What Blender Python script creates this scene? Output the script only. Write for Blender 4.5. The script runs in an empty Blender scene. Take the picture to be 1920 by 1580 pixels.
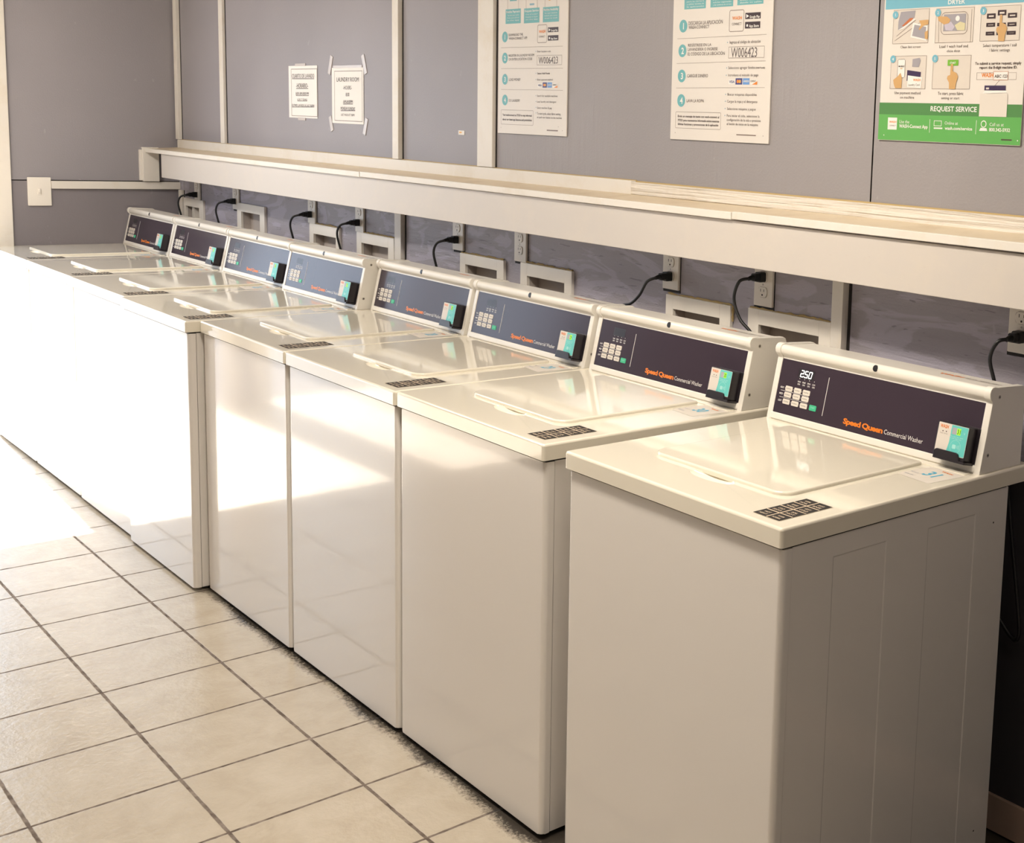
import bpy, bmesh, math, random
from mathutils import Vector, Matrix, Quaternion
random.seed(7)
S = bpy.context.scene
COL = S.collection

# ------------------------------------------------------------------ camera
YAW, PITCH, ROLL = math.radians(46.9955), math.radians(-7.5605), math.radians(2.7343)
CAM = Vector((1.4958, -1.3695, 1.5277))
fwd = Vector((-math.cos(YAW)*math.cos(PITCH), math.sin(YAW)*math.cos(PITCH), math.sin(PITCH)))
rt = fwd.cross(Vector((0, 0, 1))).normalized()
up = rt.cross(fwd)
rt2 = rt*math.cos(ROLL) + up*math.sin(ROLL)
up2 = -rt*math.sin(ROLL) + up*math.cos(ROLL)
cd = bpy.data.cameras.new('camera')
cam = bpy.data.objects.new('camera', cd); COL.objects.link(cam)
m = Matrix((rt2, up2, -fwd)).transposed().to_4x4(); m.translation = CAM
cam.matrix_world = m
cd.sensor_fit = 'HORIZONTAL'; cd.sensor_width = 36.0
cd.lens = 36.0*2301.566/1920.0
cd.shift_x = -(1615.442-960.0)/1920.0
cd.shift_y = (577.561-790.0)/1920.0
cd.clip_start = 0.05
S.camera = cam

# ------------------------------------------------------------------ world, sun, exposure
S.view_settings.view_transform = 'Standard'
S.view_settings.look = 'None'
S.view_settings.gamma = 1.0
S.view_settings.use_curve_mapping = False
S.view_settings.exposure = 0.0
wd = bpy.data.worlds.new('world'); S.world = wd; wd.use_nodes = True
wn = wd.node_tree.nodes; wl = wd.node_tree.links
bg = wn['Background']; bg.inputs[0].default_value = (0.70, 0.83, 1.0, 1); bg.inputs[1].default_value = 3.8

DOOR_H, SUN_T = 2.03, 2.03/1.874
sd = bpy.data.lights.new('sun', 'SUN'); sd.energy = 43.0; sd.color = (1.0, 0.975, 0.965); sd.angle = math.radians(0.6)
so = bpy.data.objects.new('sun', sd); COL.objects.link(so)
so.rotation_euler = Vector((1.0, -0.049, -SUN_T)).to_track_quat('-Z', 'Y').to_euler()
so.location = (-8, -.5, 4)

def area_lamp(name, loc, sx, sy, power, color, portal=False, direction=(0, 0, -1)):
    ld = bpy.data.lights.new(name, 'AREA'); ld.shape = 'RECTANGLE'; ld.size = sx; ld.size_y = sy
    ld.energy = power; ld.color = color
    if portal: ld.cycles.is_portal = True
    o = bpy.data.objects.new(name, ld); COL.objects.link(o); o.location = loc
    o.rotation_euler = Vector(direction).to_track_quat('-Z', 'Y').to_euler()
    return o
for py_, pw_ in ((-.482, .93), (-1.60, .80)):
    area_lamp('door_portal', (-5.2, py_, 1.02), 2.03, pw_, 1, (1, 1, 1), True, (1, 0, 0))
WARM = (1.0, 0.90, 0.77)
LAMPS = [(-3.6, -.80), (-.45, -.45), (1.8, -.75)]  # unseen lamps added to brighten the row; last one lights the near washer's side
LAMP_POWER = [34, 40, 8]
CEIL = 2.55
for (lx_, ly_), pw_ in zip(LAMPS, LAMP_POWER):
    area_lamp('added_tube_light', (lx_, ly_, CEIL-.095), 1.16, .24, pw_, (1.0, .95, .89) if lx_ < -3 else WARM)

# ------------------------------------------------------------------ materials
def new_mat(name):
    m = bpy.data.materials.new(name); m.use_nodes = True
    return m, m.node_tree.nodes, m.node_tree.links, m.node_tree.nodes['Principled BSDF']
def mat(name, col, rough=.5, metal=0, spec=.5, emit=None, es=0, coat=0):
    m, n, l, b = new_mat(name)
    b.inputs['Base Color'].default_value = (*col, 1); b.inputs['Roughness'].default_value = rough
    b.inputs['Metallic'].default_value = metal; b.inputs['Specular IOR Level'].default_value = spec
    if coat: b.inputs['Coat Weight'].default_value = coat; b.inputs['Coat Roughness'].default_value = .05
    if emit: b.inputs['Emission Color'].default_value = (*emit, 1); b.inputs['Emission Strength'].default_value = es
    return m
def coords(n, l, scale=(1, 1, 1), obj=False):
    t = n.new('ShaderNodeTexCoord') if obj else n.new('ShaderNodeNewGeometry')
    mp = n.new('ShaderNodeMapping'); mp.inputs['Scale'].default_value = scale
    l.new(t.outputs['Object' if obj else 'Position'], mp.inputs['Vector'])
    return mp.outputs['Vector']
def noise(n, l, vec, scale, detail=3, rough=.5, dist=0):
    t = n.new('ShaderNodeTexNoise'); t.inputs['Scale'].default_value = scale; t.inputs['Detail'].default_value = detail
    t.inputs['Roughness'].default_value = rough; t.inputs['Distortion'].default_value = dist
    l.new(vec, t.inputs['Vector']); return t.outputs['Fac']
def ramp(n, l, f, a, b, ca=(0, 0, 0, 1), cb=(1, 1, 1, 1)):
    r = n.new('ShaderNodeValToRGB'); r.color_ramp.elements[0].position = a; r.color_ramp.elements[1].position = b
    r.color_ramp.elements[0].color = ca; r.color_ramp.elements[1].color = cb
    l.new(f, r.inputs['Fac']); return r.outputs['Color']
def mixc(n, l, f, a, b):
    x = n.new('ShaderNodeMix'); x.data_type = 'RGBA'
    for s, v in ((0, f), (6, a), (7, b)):
        if isinstance(v, (tuple, list)): x.inputs[s].default_value = (*v, 1) if len(v) == 3 else v
        elif isinstance(v, (int, float)): x.inputs[s].default_value = v
        else: l.new(v, x.inputs[s])
    return x.outputs[2]
def math_(n, l, op, a, b=None, clamp=False):
    x = n.new('ShaderNodeMath'); x.operation = op; x.use_clamp = clamp
    for s, v in ((0, a), (1, b)):
        if v is None: continue
        if isinstance(v, (int, float)): x.inputs[s].default_value = v
        else: l.new(v, x.inputs[s])
    return x.outputs[0]
def bump(n, l, b, h, strength=.3, dist=.002):
    x = n.new('ShaderNodeBump'); x.inputs['Strength'].default_value = strength; x.inputs['Distance'].default_value = dist
    l.new(h, x.inputs['Height']); l.new(x.outputs['Normal'], b.inputs['Normal'])

GREY = (.325, .307, .328)
def wall_mat(name, base, grain=None, gs=.3, swirl=False, rough=.45):
    m, n, l, b = new_mat(name)
    v = coords(n, l)
    big = noise(n, l, v, 1.3, 2)
    c = mixc(n, l, ramp(n, l, big, .3, .7), tuple(x*.93 for x in base), tuple(x*1.06 for x in base))
    fine = noise(n, l, v, 160, 2)
    h = fine
    nick = ramp(n, l, noise(n, l, coords(n, l, (22, 22, 14)), 1.0, 2, .5), .735, .75)
    c = mixc(n, l, math_(n, l, 'MULTIPLY', nick, .22), c, tuple(x*1.6 for x in base))
    if grain:
        gv = coords(n, l, grain)
        g = noise(n, l, gv, 1.0, 5, .62, .6)
        g = math_(n, l, 'MULTIPLY', g, ramp(n, l, noise(n, l, v, 2.6, 3, .6), .38, .68))
        h = math_(n, l, 'ADD', math_(n, l, 'MULTIPLY', g, 2.2), math_(n, l, 'MULTIPLY', fine, .35))
        if swirl:
            gv2 = coords(n, l, (3.2, 3.2, 10))
            sw = noise(n, l, gv2, 1.0, 3, .5, 2.6)
            f = ramp(n, l, sw, .50, .56)
            c = mixc(n, l, math_(n, l, 'MULTIPLY', f, .8), c, (base[0]*1.25, base[1]*1.27, base[2]*1.33))
            cr = ramp(n, l, noise(n, l, coords(n, l, (16, 16, 150)), 1.0, 2, .5, .3), .68, .705)
            c = mixc(n, l, math_(n, l, 'MULTIPLY', cr, .5), c, tuple(x*.35 for x in base))
    l.new(c, b.inputs['Base Color']); b.inputs['Roughness'].default_value = rough
    b.inputs['Specular IOR Level'].default_value = .4
    bump(n, l, b, h, gs, .004)
    return m
M = {}
M['wall'] = wall_mat('grey_wall_paint', GREY, None, .12)
M['wall_grain'] = wall_mat('grey_wall_paint_grained', (.335, .312, .318), (38, 38, 3.5), .42)
M['ply'] = wall_mat('grey_painted_plywood', (.38, .355, .40), (6, 6, 70), .5, True)  # same grey paint, base lightened to offset the shade under the shelf
M['wall_low'] = wall_mat('grey_wall_paint_below_rail', (.25, .228, .247), None, .12)
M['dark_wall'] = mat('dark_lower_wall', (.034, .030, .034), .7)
M['plain'] = mat('far_wall_paint', (.30, .28, .28), .7)
M['ceil'] = mat('ceiling_paint', (.72, .69, .64), .8)
def white_wood(name, base, stain, amount, rough_grain=False):
    m, n, l, b = new_mat(name)
    v = coords(n, l)
    st = noise(n, l, v, 5.5, 6, .7, .4)
    f = math_(n, l, 'MULTIPLY', ramp(n, l, st, .50, .72), amount)
    sp = ramp(n, l, noise(n, l, coords(n, l, (3, 3, 9)), 14, 4, .6), .70, .76)
    c = mixc(n, l, f, base, stain)
    c = mixc(n, l, math_(n, l, 'MULTIPLY', sp, amount*.7), c, (stain[0]*.6, stain[1]*.5, stain[2]*.4))
    l.new(c, b.inputs['Base Color']); b.inputs['Roughness'].default_value = .42
    g = noise(n, l, coords(n, l, (2.2, 2.2, 95) if rough_grain else (30, 30, 30)), 1.0, 4, .6, .5)
    bump(n, l, b, g, 1.0 if rough_grain else .15, .009 if rough_grain else .002)
    return m
M['white'] = white_wood('white_trim_paint', (.80, .755, .69), (.66, .55, .38), .35)
M['fascia'] = white_wood('white_fascia_paint', (.63, .58, .535), (.72, .64, .54), .3)
M['shelf_top'] = white_wood('yellowed_shelf_paint', (.66, .55, .40), (.45, .33, .18), .6)
M['rough_wood'] = white_wood('rough_sawn_painted_wood', (.80, .74, .66), (.62, .50, .34), .45, True)
M['brown_base'] = mat('brown_baseboard_paint', (.34, .235, .18), .5)

def enamel(name, base, rough=.13):
    m, n, l, b = new_mat(name)
    v = coords(n, l)
    b.inputs['Base Color'].default_value = (*base, 1)
    b.inputs['Roughness'].default_value = rough; b.inputs['Specular IOR Level'].default_value = .5
    b.inputs['Coat Weight'].default_value = .55; b.inputs['Coat Roughness'].default_value = .05
    big = noise(n, l, v, 3.0, 1)
    fine = noise(n, l, v, 420, 1)
    h = math_(n, l, 'ADD', math_(n, l, 'MULTIPLY', big, 1.0), math_(n, l, 'MULTIPLY', fine, .004))
    bump(n, l, b, h, .25, .0018)
    return m
M['enamel'] = enamel('white_enamel', (.79, .75, .705), .13)
M['top_enamel'] = enamel('cream_lit_top_enamel', (.83, .775, .655), .09)  # enamel colour raised to paint in the brighter light on the tops
M['plastic'] = mat('white_plastic_trim', (.86, .82, .75), .26)
M['panel'] = mat('charcoal_purple_panel', (.046, .032, .046), .20, spec=.34)
M['black'] = mat('black_plastic', (.012, .011, .013), .38)
M['black_gloss'] = mat('black_reader_plastic', (.022, .018, .022), .3)
M['cord'] = mat('black_cord_rubber', (.008, .008, .009), .45)
M['btn'] = mat('cream_button', (.78, .72, .64), .45)
M['btn_green'] = mat('green_start_button', (.05, .50, .26), .45)
M['led_white'] = mat('white_led', (1, 1, 1), .5, emit=(1, 1, 1), es=1.3)
M['led_green'] = mat('green_led', (.25, .7, .02), .5, emit=(.35, .9, .03), es=.7)
M['steel'] = mat('screw_steel', (.42, .38, .33), .35, .8)
M['outlet'] = mat('ivory_outlet_plastic', (.88, .83, .755), .35)
M['near_black'] = mat('near_black_slot_and_shade', (.02, .016, .015), .7)  # also paints shade beside battens, in washer gaps and behind outlet plates
M['box_in'] = mat('recess_grey', (.52, .46, .42), .6)
M['caulk'] = mat('yellowed_caulk', (.50, .37, .17), .8)
M['paper'] = mat('paper_white', (.86, .83, .80), .7)
M['board'] = mat('poster_board', (.77, .72, .665), .38)
M['tape'] = mat('clear_tape', (.62, .57, .55), .25)
M['lamp_metal'] = mat('white_lamp_housing', (.8, .8, .78), .5)
M['diffuser'] = mat('lamp_diffuser', (.9, .9, .9), .5, emit=WARM, es=3)
M['ground'] = mat('dark_asphalt', (.12, .12, .12), .9)
PC = dict(ink=(.085, .055, .045), ink2=(.22, .16, .13), pen=(.14, .11, .11), teal=(.145, .435, .46), sky=(.18, .46, .58), white=(.84, .82, .78),
          orange=(.85, .25, .02), black=(.035, .015, .02), slate=(.25, .42, .52), navy=(.06, .07, .24), gold=(.72, .38, .06), blue=(.15, .33, .68),
          printgrey=(.70, .635, .565), drum=(.36, .34, .37), skin=(.62, .37, .15), rust=(.55, .17, .06), lilac=(.56, .51, .60), butter=(.68, .62, .38),
          lime=(.18, .46, .04), indigo=(.045, .025, .08), green=(.125, .42, .10), green2=(.085, .25, .075), panelwhite=(.74, .68, .61),
          brand=(.86, .215, .008), numblue=(.08, .42, .62), aqua=(.14, .60, .56), letter=(.80, .77, .74), beige=(.68, .55, .40), paleaqua=(.38, .74, .70), greyp=(.42, .42, .45))
for k, c in PC.items(): M['p_'+k] = mat('print_'+k, c, .4)

def floor_mat():
    m, n, l, b = new_mat('beige_floor_tile')
    g = n.new('ShaderNodeNewGeometry'); s = n.new('ShaderNodeSeparateXYZ'); l.new(g.outputs['Position'], s.inputs[0])
    TS = .2971
    def edge(axis, off):
        a = math_(n, l, 'DIVIDE', math_(n, l, 'SUBTRACT', s.outputs[axis], off), TS)
        cell = math_(n, l, 'FLOOR', a)
        fr = math_(n, l, 'SUBTRACT', a, cell)
        d = math_(n, l, 'MINIMUM', fr, math_(n, l, 'SUBTRACT', 1.0, fr))
        return math_(n, l, 'MULTIPLY', d, TS), cell
    dx, cx = edge('X', -3.2151); dy, cy = edge('Y', -.1635)
    v = coords(n, l)
    wob = math_(n, l, 'MULTIPLY', math_(n, l, 'SUBTRACT', noise(n, l, v, 30, 3), .5), .004)
    d = math_(n, l, 'ADD', math_(n, l, 'MINIMUM', dx, dy), wob)
    gm = n.new('ShaderNodeMapRange'); gm.inputs[1].default_value = .0030; gm.inputs[2].default_value = .0046; gm.inputs[3].default_value = 1; gm.inputs[4].default_value = 0
    l.new(d, gm.inputs[0]); grout = gm.outputs[0]
    cmb = n.new('ShaderNodeCombineXYZ'); l.new(cx, cmb.inputs[0]); l.new(cy, cmb.inputs[1])
    wn_ = n.new('ShaderNodeTexWhiteNoise'); l.new(cmb.outputs[0], wn_.inputs['Vector'])
    mott = noise(n, l, v, 9, 6, .65, .5)
    c = mixc(n, l, ramp(n, l, mott, .35, .68), (.47, .40, .305), (.545, .48, .385))
    c = mixc(n, l, math_(n, l, 'MULTIPLY', wn_.outputs[0], .22), c, (.53, .485, .42))
    gn = ramp(n, l, noise(n, l, v, 40, 3), .35, .7, (.10, .07, .05, 1), (.27, .22, .18, 1))
    c = mixc(n, l, grout, c, gn)
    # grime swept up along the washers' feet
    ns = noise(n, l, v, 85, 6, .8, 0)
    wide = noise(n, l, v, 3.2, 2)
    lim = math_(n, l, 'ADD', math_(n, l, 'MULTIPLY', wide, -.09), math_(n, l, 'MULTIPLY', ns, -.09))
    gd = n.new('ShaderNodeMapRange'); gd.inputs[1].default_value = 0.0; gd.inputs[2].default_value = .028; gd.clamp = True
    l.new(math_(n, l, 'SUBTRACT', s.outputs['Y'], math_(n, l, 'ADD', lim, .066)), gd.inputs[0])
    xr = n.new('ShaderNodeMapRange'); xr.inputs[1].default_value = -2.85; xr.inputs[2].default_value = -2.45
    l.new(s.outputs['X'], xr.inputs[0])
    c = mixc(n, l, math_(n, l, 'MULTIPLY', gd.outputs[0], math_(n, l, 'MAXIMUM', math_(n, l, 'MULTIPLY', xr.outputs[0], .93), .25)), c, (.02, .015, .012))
    l.new(c, b.inputs['Base Color'])
    rr = n.new('ShaderNodeMapRange'); rr.inputs[3].default_value = .24; rr.inputs[4].default_value = .8
    l.new(grout, rr.inputs[0]); l.new(rr.outputs[0], b.inputs['Roughness'])
    h = math_(n, l, 'ADD', math_(n, l, 'MULTIPLY', grout, -1.0), math_(n, l, 'MULTIPLY', noise(n, l, v, 60, 4, .6), .8))
    bump(n, l, b, h, .5, .003)
    return m
M['floor'] = floor_mat()

# ------------------------------------------------------------------ mesh builder
class MB:
    def __init__(self): self.v = []; self.f = []; self.mi = []; self.sm = []; self.mats = []
    def m(self, name):
        if name not in self.mats: self.mats.append(name)
        return self.mats.index(name)
    def raw(self, vs, fs, mat, smooth=False):
        o = len(self.v); self.v += [tuple(p) for p in vs]; k = self.m(mat)
        for f in fs: self.f.append([i+o for i in f]); self.mi.append(k); self.sm.append(smooth)
        return self
    def bm(self, b, mat, smooth=False):
        b.verts.index_update()
        vs = [v.co[:] for v in b.verts]; fs = [[v.index for v in f.verts] for f in b.faces]
        b.free(); return self.raw(vs, fs, mat, smooth)
    def box(self, x0, x1, y0, y1, z0, z1, mat, bev=0, seg=2, smooth=None):
        b = bmesh.new(); bmesh.ops.create_cube(b, size=1)
        for v in b.verts: v.co = ((x0+x1)/2+v.co.x*(x1-x0), (y0+y1)/2+v.co.y*(y1-y0), (z0+z1)/2+v.co.z*(z1-z0))
        if bev: bmesh.ops.bevel(b, geom=b.edges[:], offset=bev, segments=seg, profile=.5, affect='EDGES')
        return self.bm(b, mat, bool(bev) if smooth is None else smooth)
    def prism_x(self, poly, x0, x1, mat, bev=0, seg=2, smooth=True):      # poly in (y, z)
        b = bmesh.new()
        a = [b.verts.new((x0, y, z)) for y, z in poly]; c = [b.verts.new((x1, y, z)) for y, z in poly]
        k = len(poly)
        fa = b.faces.new(a); fc = b.faces.new(c[::-1])
        for i in range(k): b.faces.new((a[i], c[i], c[(i+1) % k], a[(i+1) % k]))
        bmesh.ops.recalc_face_normals(b, faces=b.faces[:])
        if bev: bmesh.ops.bevel(b, geom=list(fa.edges)+list(fc.edges), offset=bev, segments=seg, profile=.5, affect='EDGES')
        return self.bm(b, mat, smooth)
    def extrude(self, fr, poly, h0, h1, mat, bev=0, seg=2, smooth=True):  # poly in frame (u, v), from h0 to h1 along n
        b = bmesh.new(); k = len(poly)
        a = [b.verts.new(fr(u, v, h0)) for u, v in poly]; c = [b.verts.new(fr(u, v, h1)) for u, v in poly]
        fa = b.faces.new(a[::-1]); fc = b.faces.new(c)
        for i in range(k): b.faces.new((a[i], a[(i+1) % k], c[(i+1) % k], c[i]))
        bmesh.ops.recalc_face_normals(b, faces=b.faces[:])
        if bev: bmesh.ops.bevel(b, geom=list(fc.edges), offset=bev, segments=seg, profile=.5, affect='EDGES')
        return self.bm(b, mat, smooth)
    def tube(self, pts, r, mat, seg=10, cap=True):
        pts = [Vector(p) for p in pts]; rs = r if isinstance(r, (list, tuple)) else [r]*len(pts)
        vs = []; fs = []; prev = None
        for i, p in enumerate(pts):
            t = (pts[min(i+1, len(pts)-1)]-pts[max(i-1, 0)]).normalized()
            a = prev if prev is not None else (Vector((0, 0, 1)) if abs(t.z) < .9 else Vector((1, 0, 0)))
            a = (a-t*a.dot(t)).normalized(); prev = a; c = t.cross(a)
            for k in range(seg):
                q = 2*math.pi*k/seg; vs.append(p+(a*math.cos(q)+c*math.sin(q))*rs[i])
        for i in range(len(pts)-1):
            for k in range(seg): fs.append((i*seg+k, i*seg+(k+1) % seg, (i+1)*seg+(k+1) % seg, (i+1)*seg+k))
        if cap: fs.append(tuple(range(seg))[::-1]); fs.append(tuple((len(pts)-1)*seg+k for k in range(seg)))
        return self.raw(vs, fs, mat, True)
    # flat printed shapes in a frame
    def flat(self, fr, poly, h, mat): return self.raw([fr(u, v, h) for u, v in poly], [tuple(range(len(poly)))], mat)
    def rect(self, fr, x0, y0, x1, y1, h, mat): return self.flat(fr, [(x0, y0), (x1, y0), (x1, y1), (x0, y1)], h, mat)
    def disc(self, fr, x, y, r, h, mat, k=24): return self.flat(fr, [(x+r*math.cos(6.28318*i/k), y+r*math.sin(6.28318*i/k)) for i in range(k)], h, mat)
    def line(self, fr, x0, y0, x1, y1, w, h, mat):
        d = Vector((x1-x0, y1-y0)); d.normalize(); q = Vector((-d.y, d.x))*w/2
        return self.flat(fr, [(x0-q.x, y0-q.y), (x1-q.x, y1-q.y), (x1+q.x, y1+q.y), (x0+q.x, y0+q.y)], h, mat)
    def outline(self, fr, x0, y0, x1, y1, w, rad, h, mat):
        o = rrect(x0, y0, x1, y1, rad or .0001); i = rrect(x0+w, y0+w, x1-w, y1-w, max((rad or .0001)-w, .00005)); k = len(o)
        vs = [fr(u, v, h) for u, v in o+i]
        return self.raw(vs, [(a, (a+1) % k, k+(a+1) % k, k+a) for a in range(k)], mat)
    def text(self, fr, s, x0, y0, x1, y1, h, mat, bold=0):                 # y0 baseline, y1 cap height
        vs, fs, (a, b_, c, d) = text_geo(s, bold)
        if not vs: return self
        capv = CAP[bold]
        kx = (x1-x0)/(c-a); ky = (y1-y0)/capv
        if len(s) == 1 and kx > ky: x0 = (x0+x1)/2-(c-a)*ky/2; kx = ky
        return self.raw([fr(x0+(p[0]-a)*kx, y0+p[1]*ky, h) for p in vs], fs, mat)
    def build(self, name, parent=None, origin=None):
        me = bpy.data.meshes.new(name)
        vs = self.v if origin is None else [(p[0]-origin[0], p[1]-origin[1], p[2]-origin[2]) for p in self.v]
        me.from_pydata(vs, [], self.f)
        for k in self.mats: me.materials.append(M[k])
        me.polygons.foreach_set('material_index', self.mi); me.polygons.foreach_set('use_smooth', self.sm)
        me.update()
        if any(self.sm): me.set_sharp_from_angle(angle=math.radians(38))
        o = bpy.data.objects.new(name, me); COL.objects.link(o)
        if any(self.sm) and len(me.polygons) < 400:
            wn_ = o.modifiers.new('weighted', 'WEIGHTED_NORMAL'); wn_.keep_sharp = True; wn_.weight = 80
        if origin is not None and parent is None: o.location = origin
        if parent: o.parent = parent
        return o
def rrect(x0, y0, x1, y1, r, k=5):
    if not isinstance(r, (tuple, list)): r = (r,)*4
    out = []
    for (cx, cy, sx, sy, a0), q in zip(((x0, y0, 1, 1, 180), (x1, y0, -1, 1, 270), (x1, y1, -1, -1, 0), (x0, y1, 1, -1, 90)), r):
        for i in range(k+1):
            a = math.radians(a0+90*i/k); out.append((cx+sx*q+q*math.cos(a), cy+sy*q+q*math.sin(a)))
    return out
_T = {}
def text_geo(s, bold=0):
    if (s, bold) in _T: return _T[(s, bold)]
    cu = bpy.data.curves.new('t', 'FONT'); cu.body = s; cu.size = 1; cu.fill_mode = 'FRONT'; cu.resolution_u = 2
    cu.offset = (0, .022, .038)[bold]; cu.space_character = (1, 1, .86)[bold]
    o = bpy.data.objects.new('t', cu); COL.objects.link(o)
    bpy.context.view_layer.update()
    me = o.evaluated_get(bpy.context.evaluated_depsgraph_get()).to_mesh()
    vs = [v.co[:] for v in me.vertices]; fs = [tuple(p.vertices) for p in me.polygons]
    o.evaluated_get(bpy.context.evaluated_depsgraph_get()).to_mesh_clear()
    bpy.data.objects.remove(o); bpy.data.curves.remove(cu)
    bb = (min(v[0] for v in vs), min(v[1] for v in vs), max(v[0] for v in vs), max(v[1] for v in vs)) if vs else (0, 0, 1, 1)
    _T[(s, bold)] = (vs, fs, bb); return _T[(s, bold)]
CAP = {}
for b_ in (0, 1, 2):
    CAP[b_] = 1.0; CAP[b_] = text_geo('H', b_)[2][3]
def frame(o, u, v):
    o, u, v = Vector(o), Vector(u).normalized(), Vector(v).normalized(); n = u.cross(v)
    return lambda a, b, c=0.0: o+u*a+v*b+n*c
def tag(o, label=None, cat=None, group=None, kind=None):
    if label: o['label'] = label
    if cat: o['category'] = cat
    if group: o['group'] = group
    if kind: o['kind'] = kind
    return o
def empty(name, loc, label, cat, group=None):
    o = bpy.data.objects.new(name, None); COL.objects.link(o); o.location = loc; o.empty_display_size = .1
    return tag(o, label, cat, group)
def struct(name, mb): return tag(mb.build(name), kind='structure')

# ------------------------------------------------------------------ room shell
XL, YB = -5.213, .781        # left wall and back wall surfaces
XR, YF = 2.7, -3.3           # right wall, wall behind the camera side
BOX = [  # wall outlet boxes: outer x0, x1, top z, inner x0, x1, top z
    (-5.120, -4.860, 1.112, -5.095, -4.912, 1.073), (-4.430, -4.115, 1.133, -4.382, -4.167, 1.095),
    (-3.647, -3.366, 1.100, -3.607, -3.396, 1.059), (-3.210, -2.899, 1.100, -3.168, -2.946, 1.060),
    (-2.411, -2.125, 1.093, -2.374, -2.168, 1.056), (-2.022, -1.728, 1.099, -1.982, -1.768, 1.058),
    (-1.257, -0.978, 1.085, -1.224, -1.022, 1.046), (-0.907, -0.600, 1.090, -0.865, -0.641, 1.050)]
BOXLO = .93
def wall_grid(x0, x1, z0, z1, holes, matf):
    mb = MB()
    xs = sorted({x0, x1, *[h[0] for h in holes], *[h[1] for h in holes]}); zs = sorted({z0, z1, *[h[2] for h in holes], *[h[3] for h in holes]})
    for i in range(len(xs)-1):
        for j in range(len(zs)-1):
            cx, cz = (xs[i]+xs[i+1])/2, (zs[j]+zs[j+1])/2
            if any(h[0] < cx < h[1] and h[2] < cz < h[3] for h in holes): continue
            mb.raw([(xs[i], YB, zs[j]), (xs[i+1], YB, zs[j]), (xs[i+1], YB, zs[j+1]), (xs[i], YB, zs[j+1])], [(0, 1, 2, 3)], matf(cx, cz))
    for h in holes:   # reveals of the openings
        a, b, c, d = h; y1 = YB+.064
        mb.raw([(a, YB, c), (b, YB, c), (b, YB, d), (a, YB, d), (a, y1, c), (b, y1, c), (b, y1, d), (a, y1, d)], [(0, 4, 5, 1), (1, 5, 6, 2), (2, 6, 7, 3), (3, 7, 4, 0)], 'box_in' if d < 1.3 else 'near_black')
    return mb
holes = [(b[3]-.001, b[4]+.001, BOXLO, b[5]+.001) for b in BOX]
g0, g1 = -.500, -.4955
mb = wall_grid(XL, XR, 0, CEIL, holes+[(g0, g1, 1.37, CEIL)],
               lambda x, z: 'dark_wall' if z < BOXLO and False else ('ply' if z < 1.37 else ('wall_grain' if x > -2.2 else 'wall')))
# dark foot of the wall behind the machines
mb.box(XL, XR, YB+.066, YB+.14, 0, CEIL, 'near_black')
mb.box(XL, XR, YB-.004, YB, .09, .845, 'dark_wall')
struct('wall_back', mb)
D0, D1 = -.948, -.015
E0, E1 = -2.0, -1.20
mb = MB()
mb.box(XL-.12, XL, D1, YB+.1, 1.187, CEIL, 'wall'); mb.box(XL-.12, XL, D1, YB+.1, 0, 1.182, 'wall_low'); mb.box(XL-.12, XL-.008, D1, YB+.1, 1.18, 1.19, 'near_black')
mb.box(XL-.12, XL, D0, D1, DOOR_H, CEIL, 'wall'); mb.box(XL-.12, XL, YF-.1, E0, 0, CEIL, 'wall'); mb.box(XL-.12, XL, E0, E1, DOOR_H, CEIL, 'wall'); mb.box(XL-.12, XL, E1, D0, 0, CEIL, 'wall')
struct('wall_left', mb)
struct('wall_right', MB().box(XR, XR+.12, YF-.1, YB+.14, 0, CEIL, 'plain'))
struct('wall_front', MB().box(XL-.12, XR+.12, YF-.12, YF, 0, CEIL, 'plain'))
struct('ceiling', MB().box(XL-.12, XR+.12, YF-.12, YB+.14, CEIL, CEIL+.1, 'ceil'))
struct('floor', MB().box(XL-.12, XR+.12, YF-.12, YB+.14, -.1, 0, 'floor'))
mb = MB(); mb.box(-30, XL-.12, -14, 12, -.12, -.02, 'ground'); tag(mb.build('ground'), kind='structure')
mb = MB()   # casing and lining of the open doorway
mb.box(XL, XL+.016, D1, .071, 0, DOOR_H+.085, 'white', .003); mb.box(XL, XL+.016, D0-.085, D0, 0, DOOR_H+.085, 'white', .003)
mb.box(XL, XL+.016, D0, D1, DOOR_H, DOOR_H+.085, 'white', .003)
struct('door_1', mb)
mb = MB(); mb.box(XL, XL+.016, E0-.085, E0, 0, DOOR_H+.085, 'white', .003); mb.box(XL, XL+.016, E1, E1+.085, 0, DOOR_H+.085, 'white', .003); mb.box(XL, XL+.016, E0, E1, DOOR_H, DOOR_H+.085, 'white', .003)
struct('door_2', mb)
n_ = 1
def trim(mb):
    global n_; struct('trim_%d' % n_, mb); n_ += 1
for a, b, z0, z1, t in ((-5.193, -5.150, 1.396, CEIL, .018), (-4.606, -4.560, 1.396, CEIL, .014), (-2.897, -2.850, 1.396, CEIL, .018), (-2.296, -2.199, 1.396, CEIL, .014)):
    trim(MB().box(a, b, YB-t, YB, z0, z1, 'white', .002).box(b, b+.007, YB-.0015, YB, z0, z1, 'near_black'))  # dark strip paints the shadowed gap right of each batten
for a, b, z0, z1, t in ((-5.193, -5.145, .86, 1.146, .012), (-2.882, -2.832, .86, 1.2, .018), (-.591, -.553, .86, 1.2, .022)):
    trim(MB().box(a, b, YB-t, YB, z0, z1, 'white', .002).box(b, b+.009, YB-.0015, YB, z0, z1, 'near_black'))  # near-black strip stands for the shaded gap at the batten's right
trim(MB().box(XL, XL+.016, .229, YB, 1.147, 1.183, 'white', .002))
struct('baseboard_back', MB().box(XL, XR, YB-.014, YB-.004, 0.008, .092, 'brown_base', .002))

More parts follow.
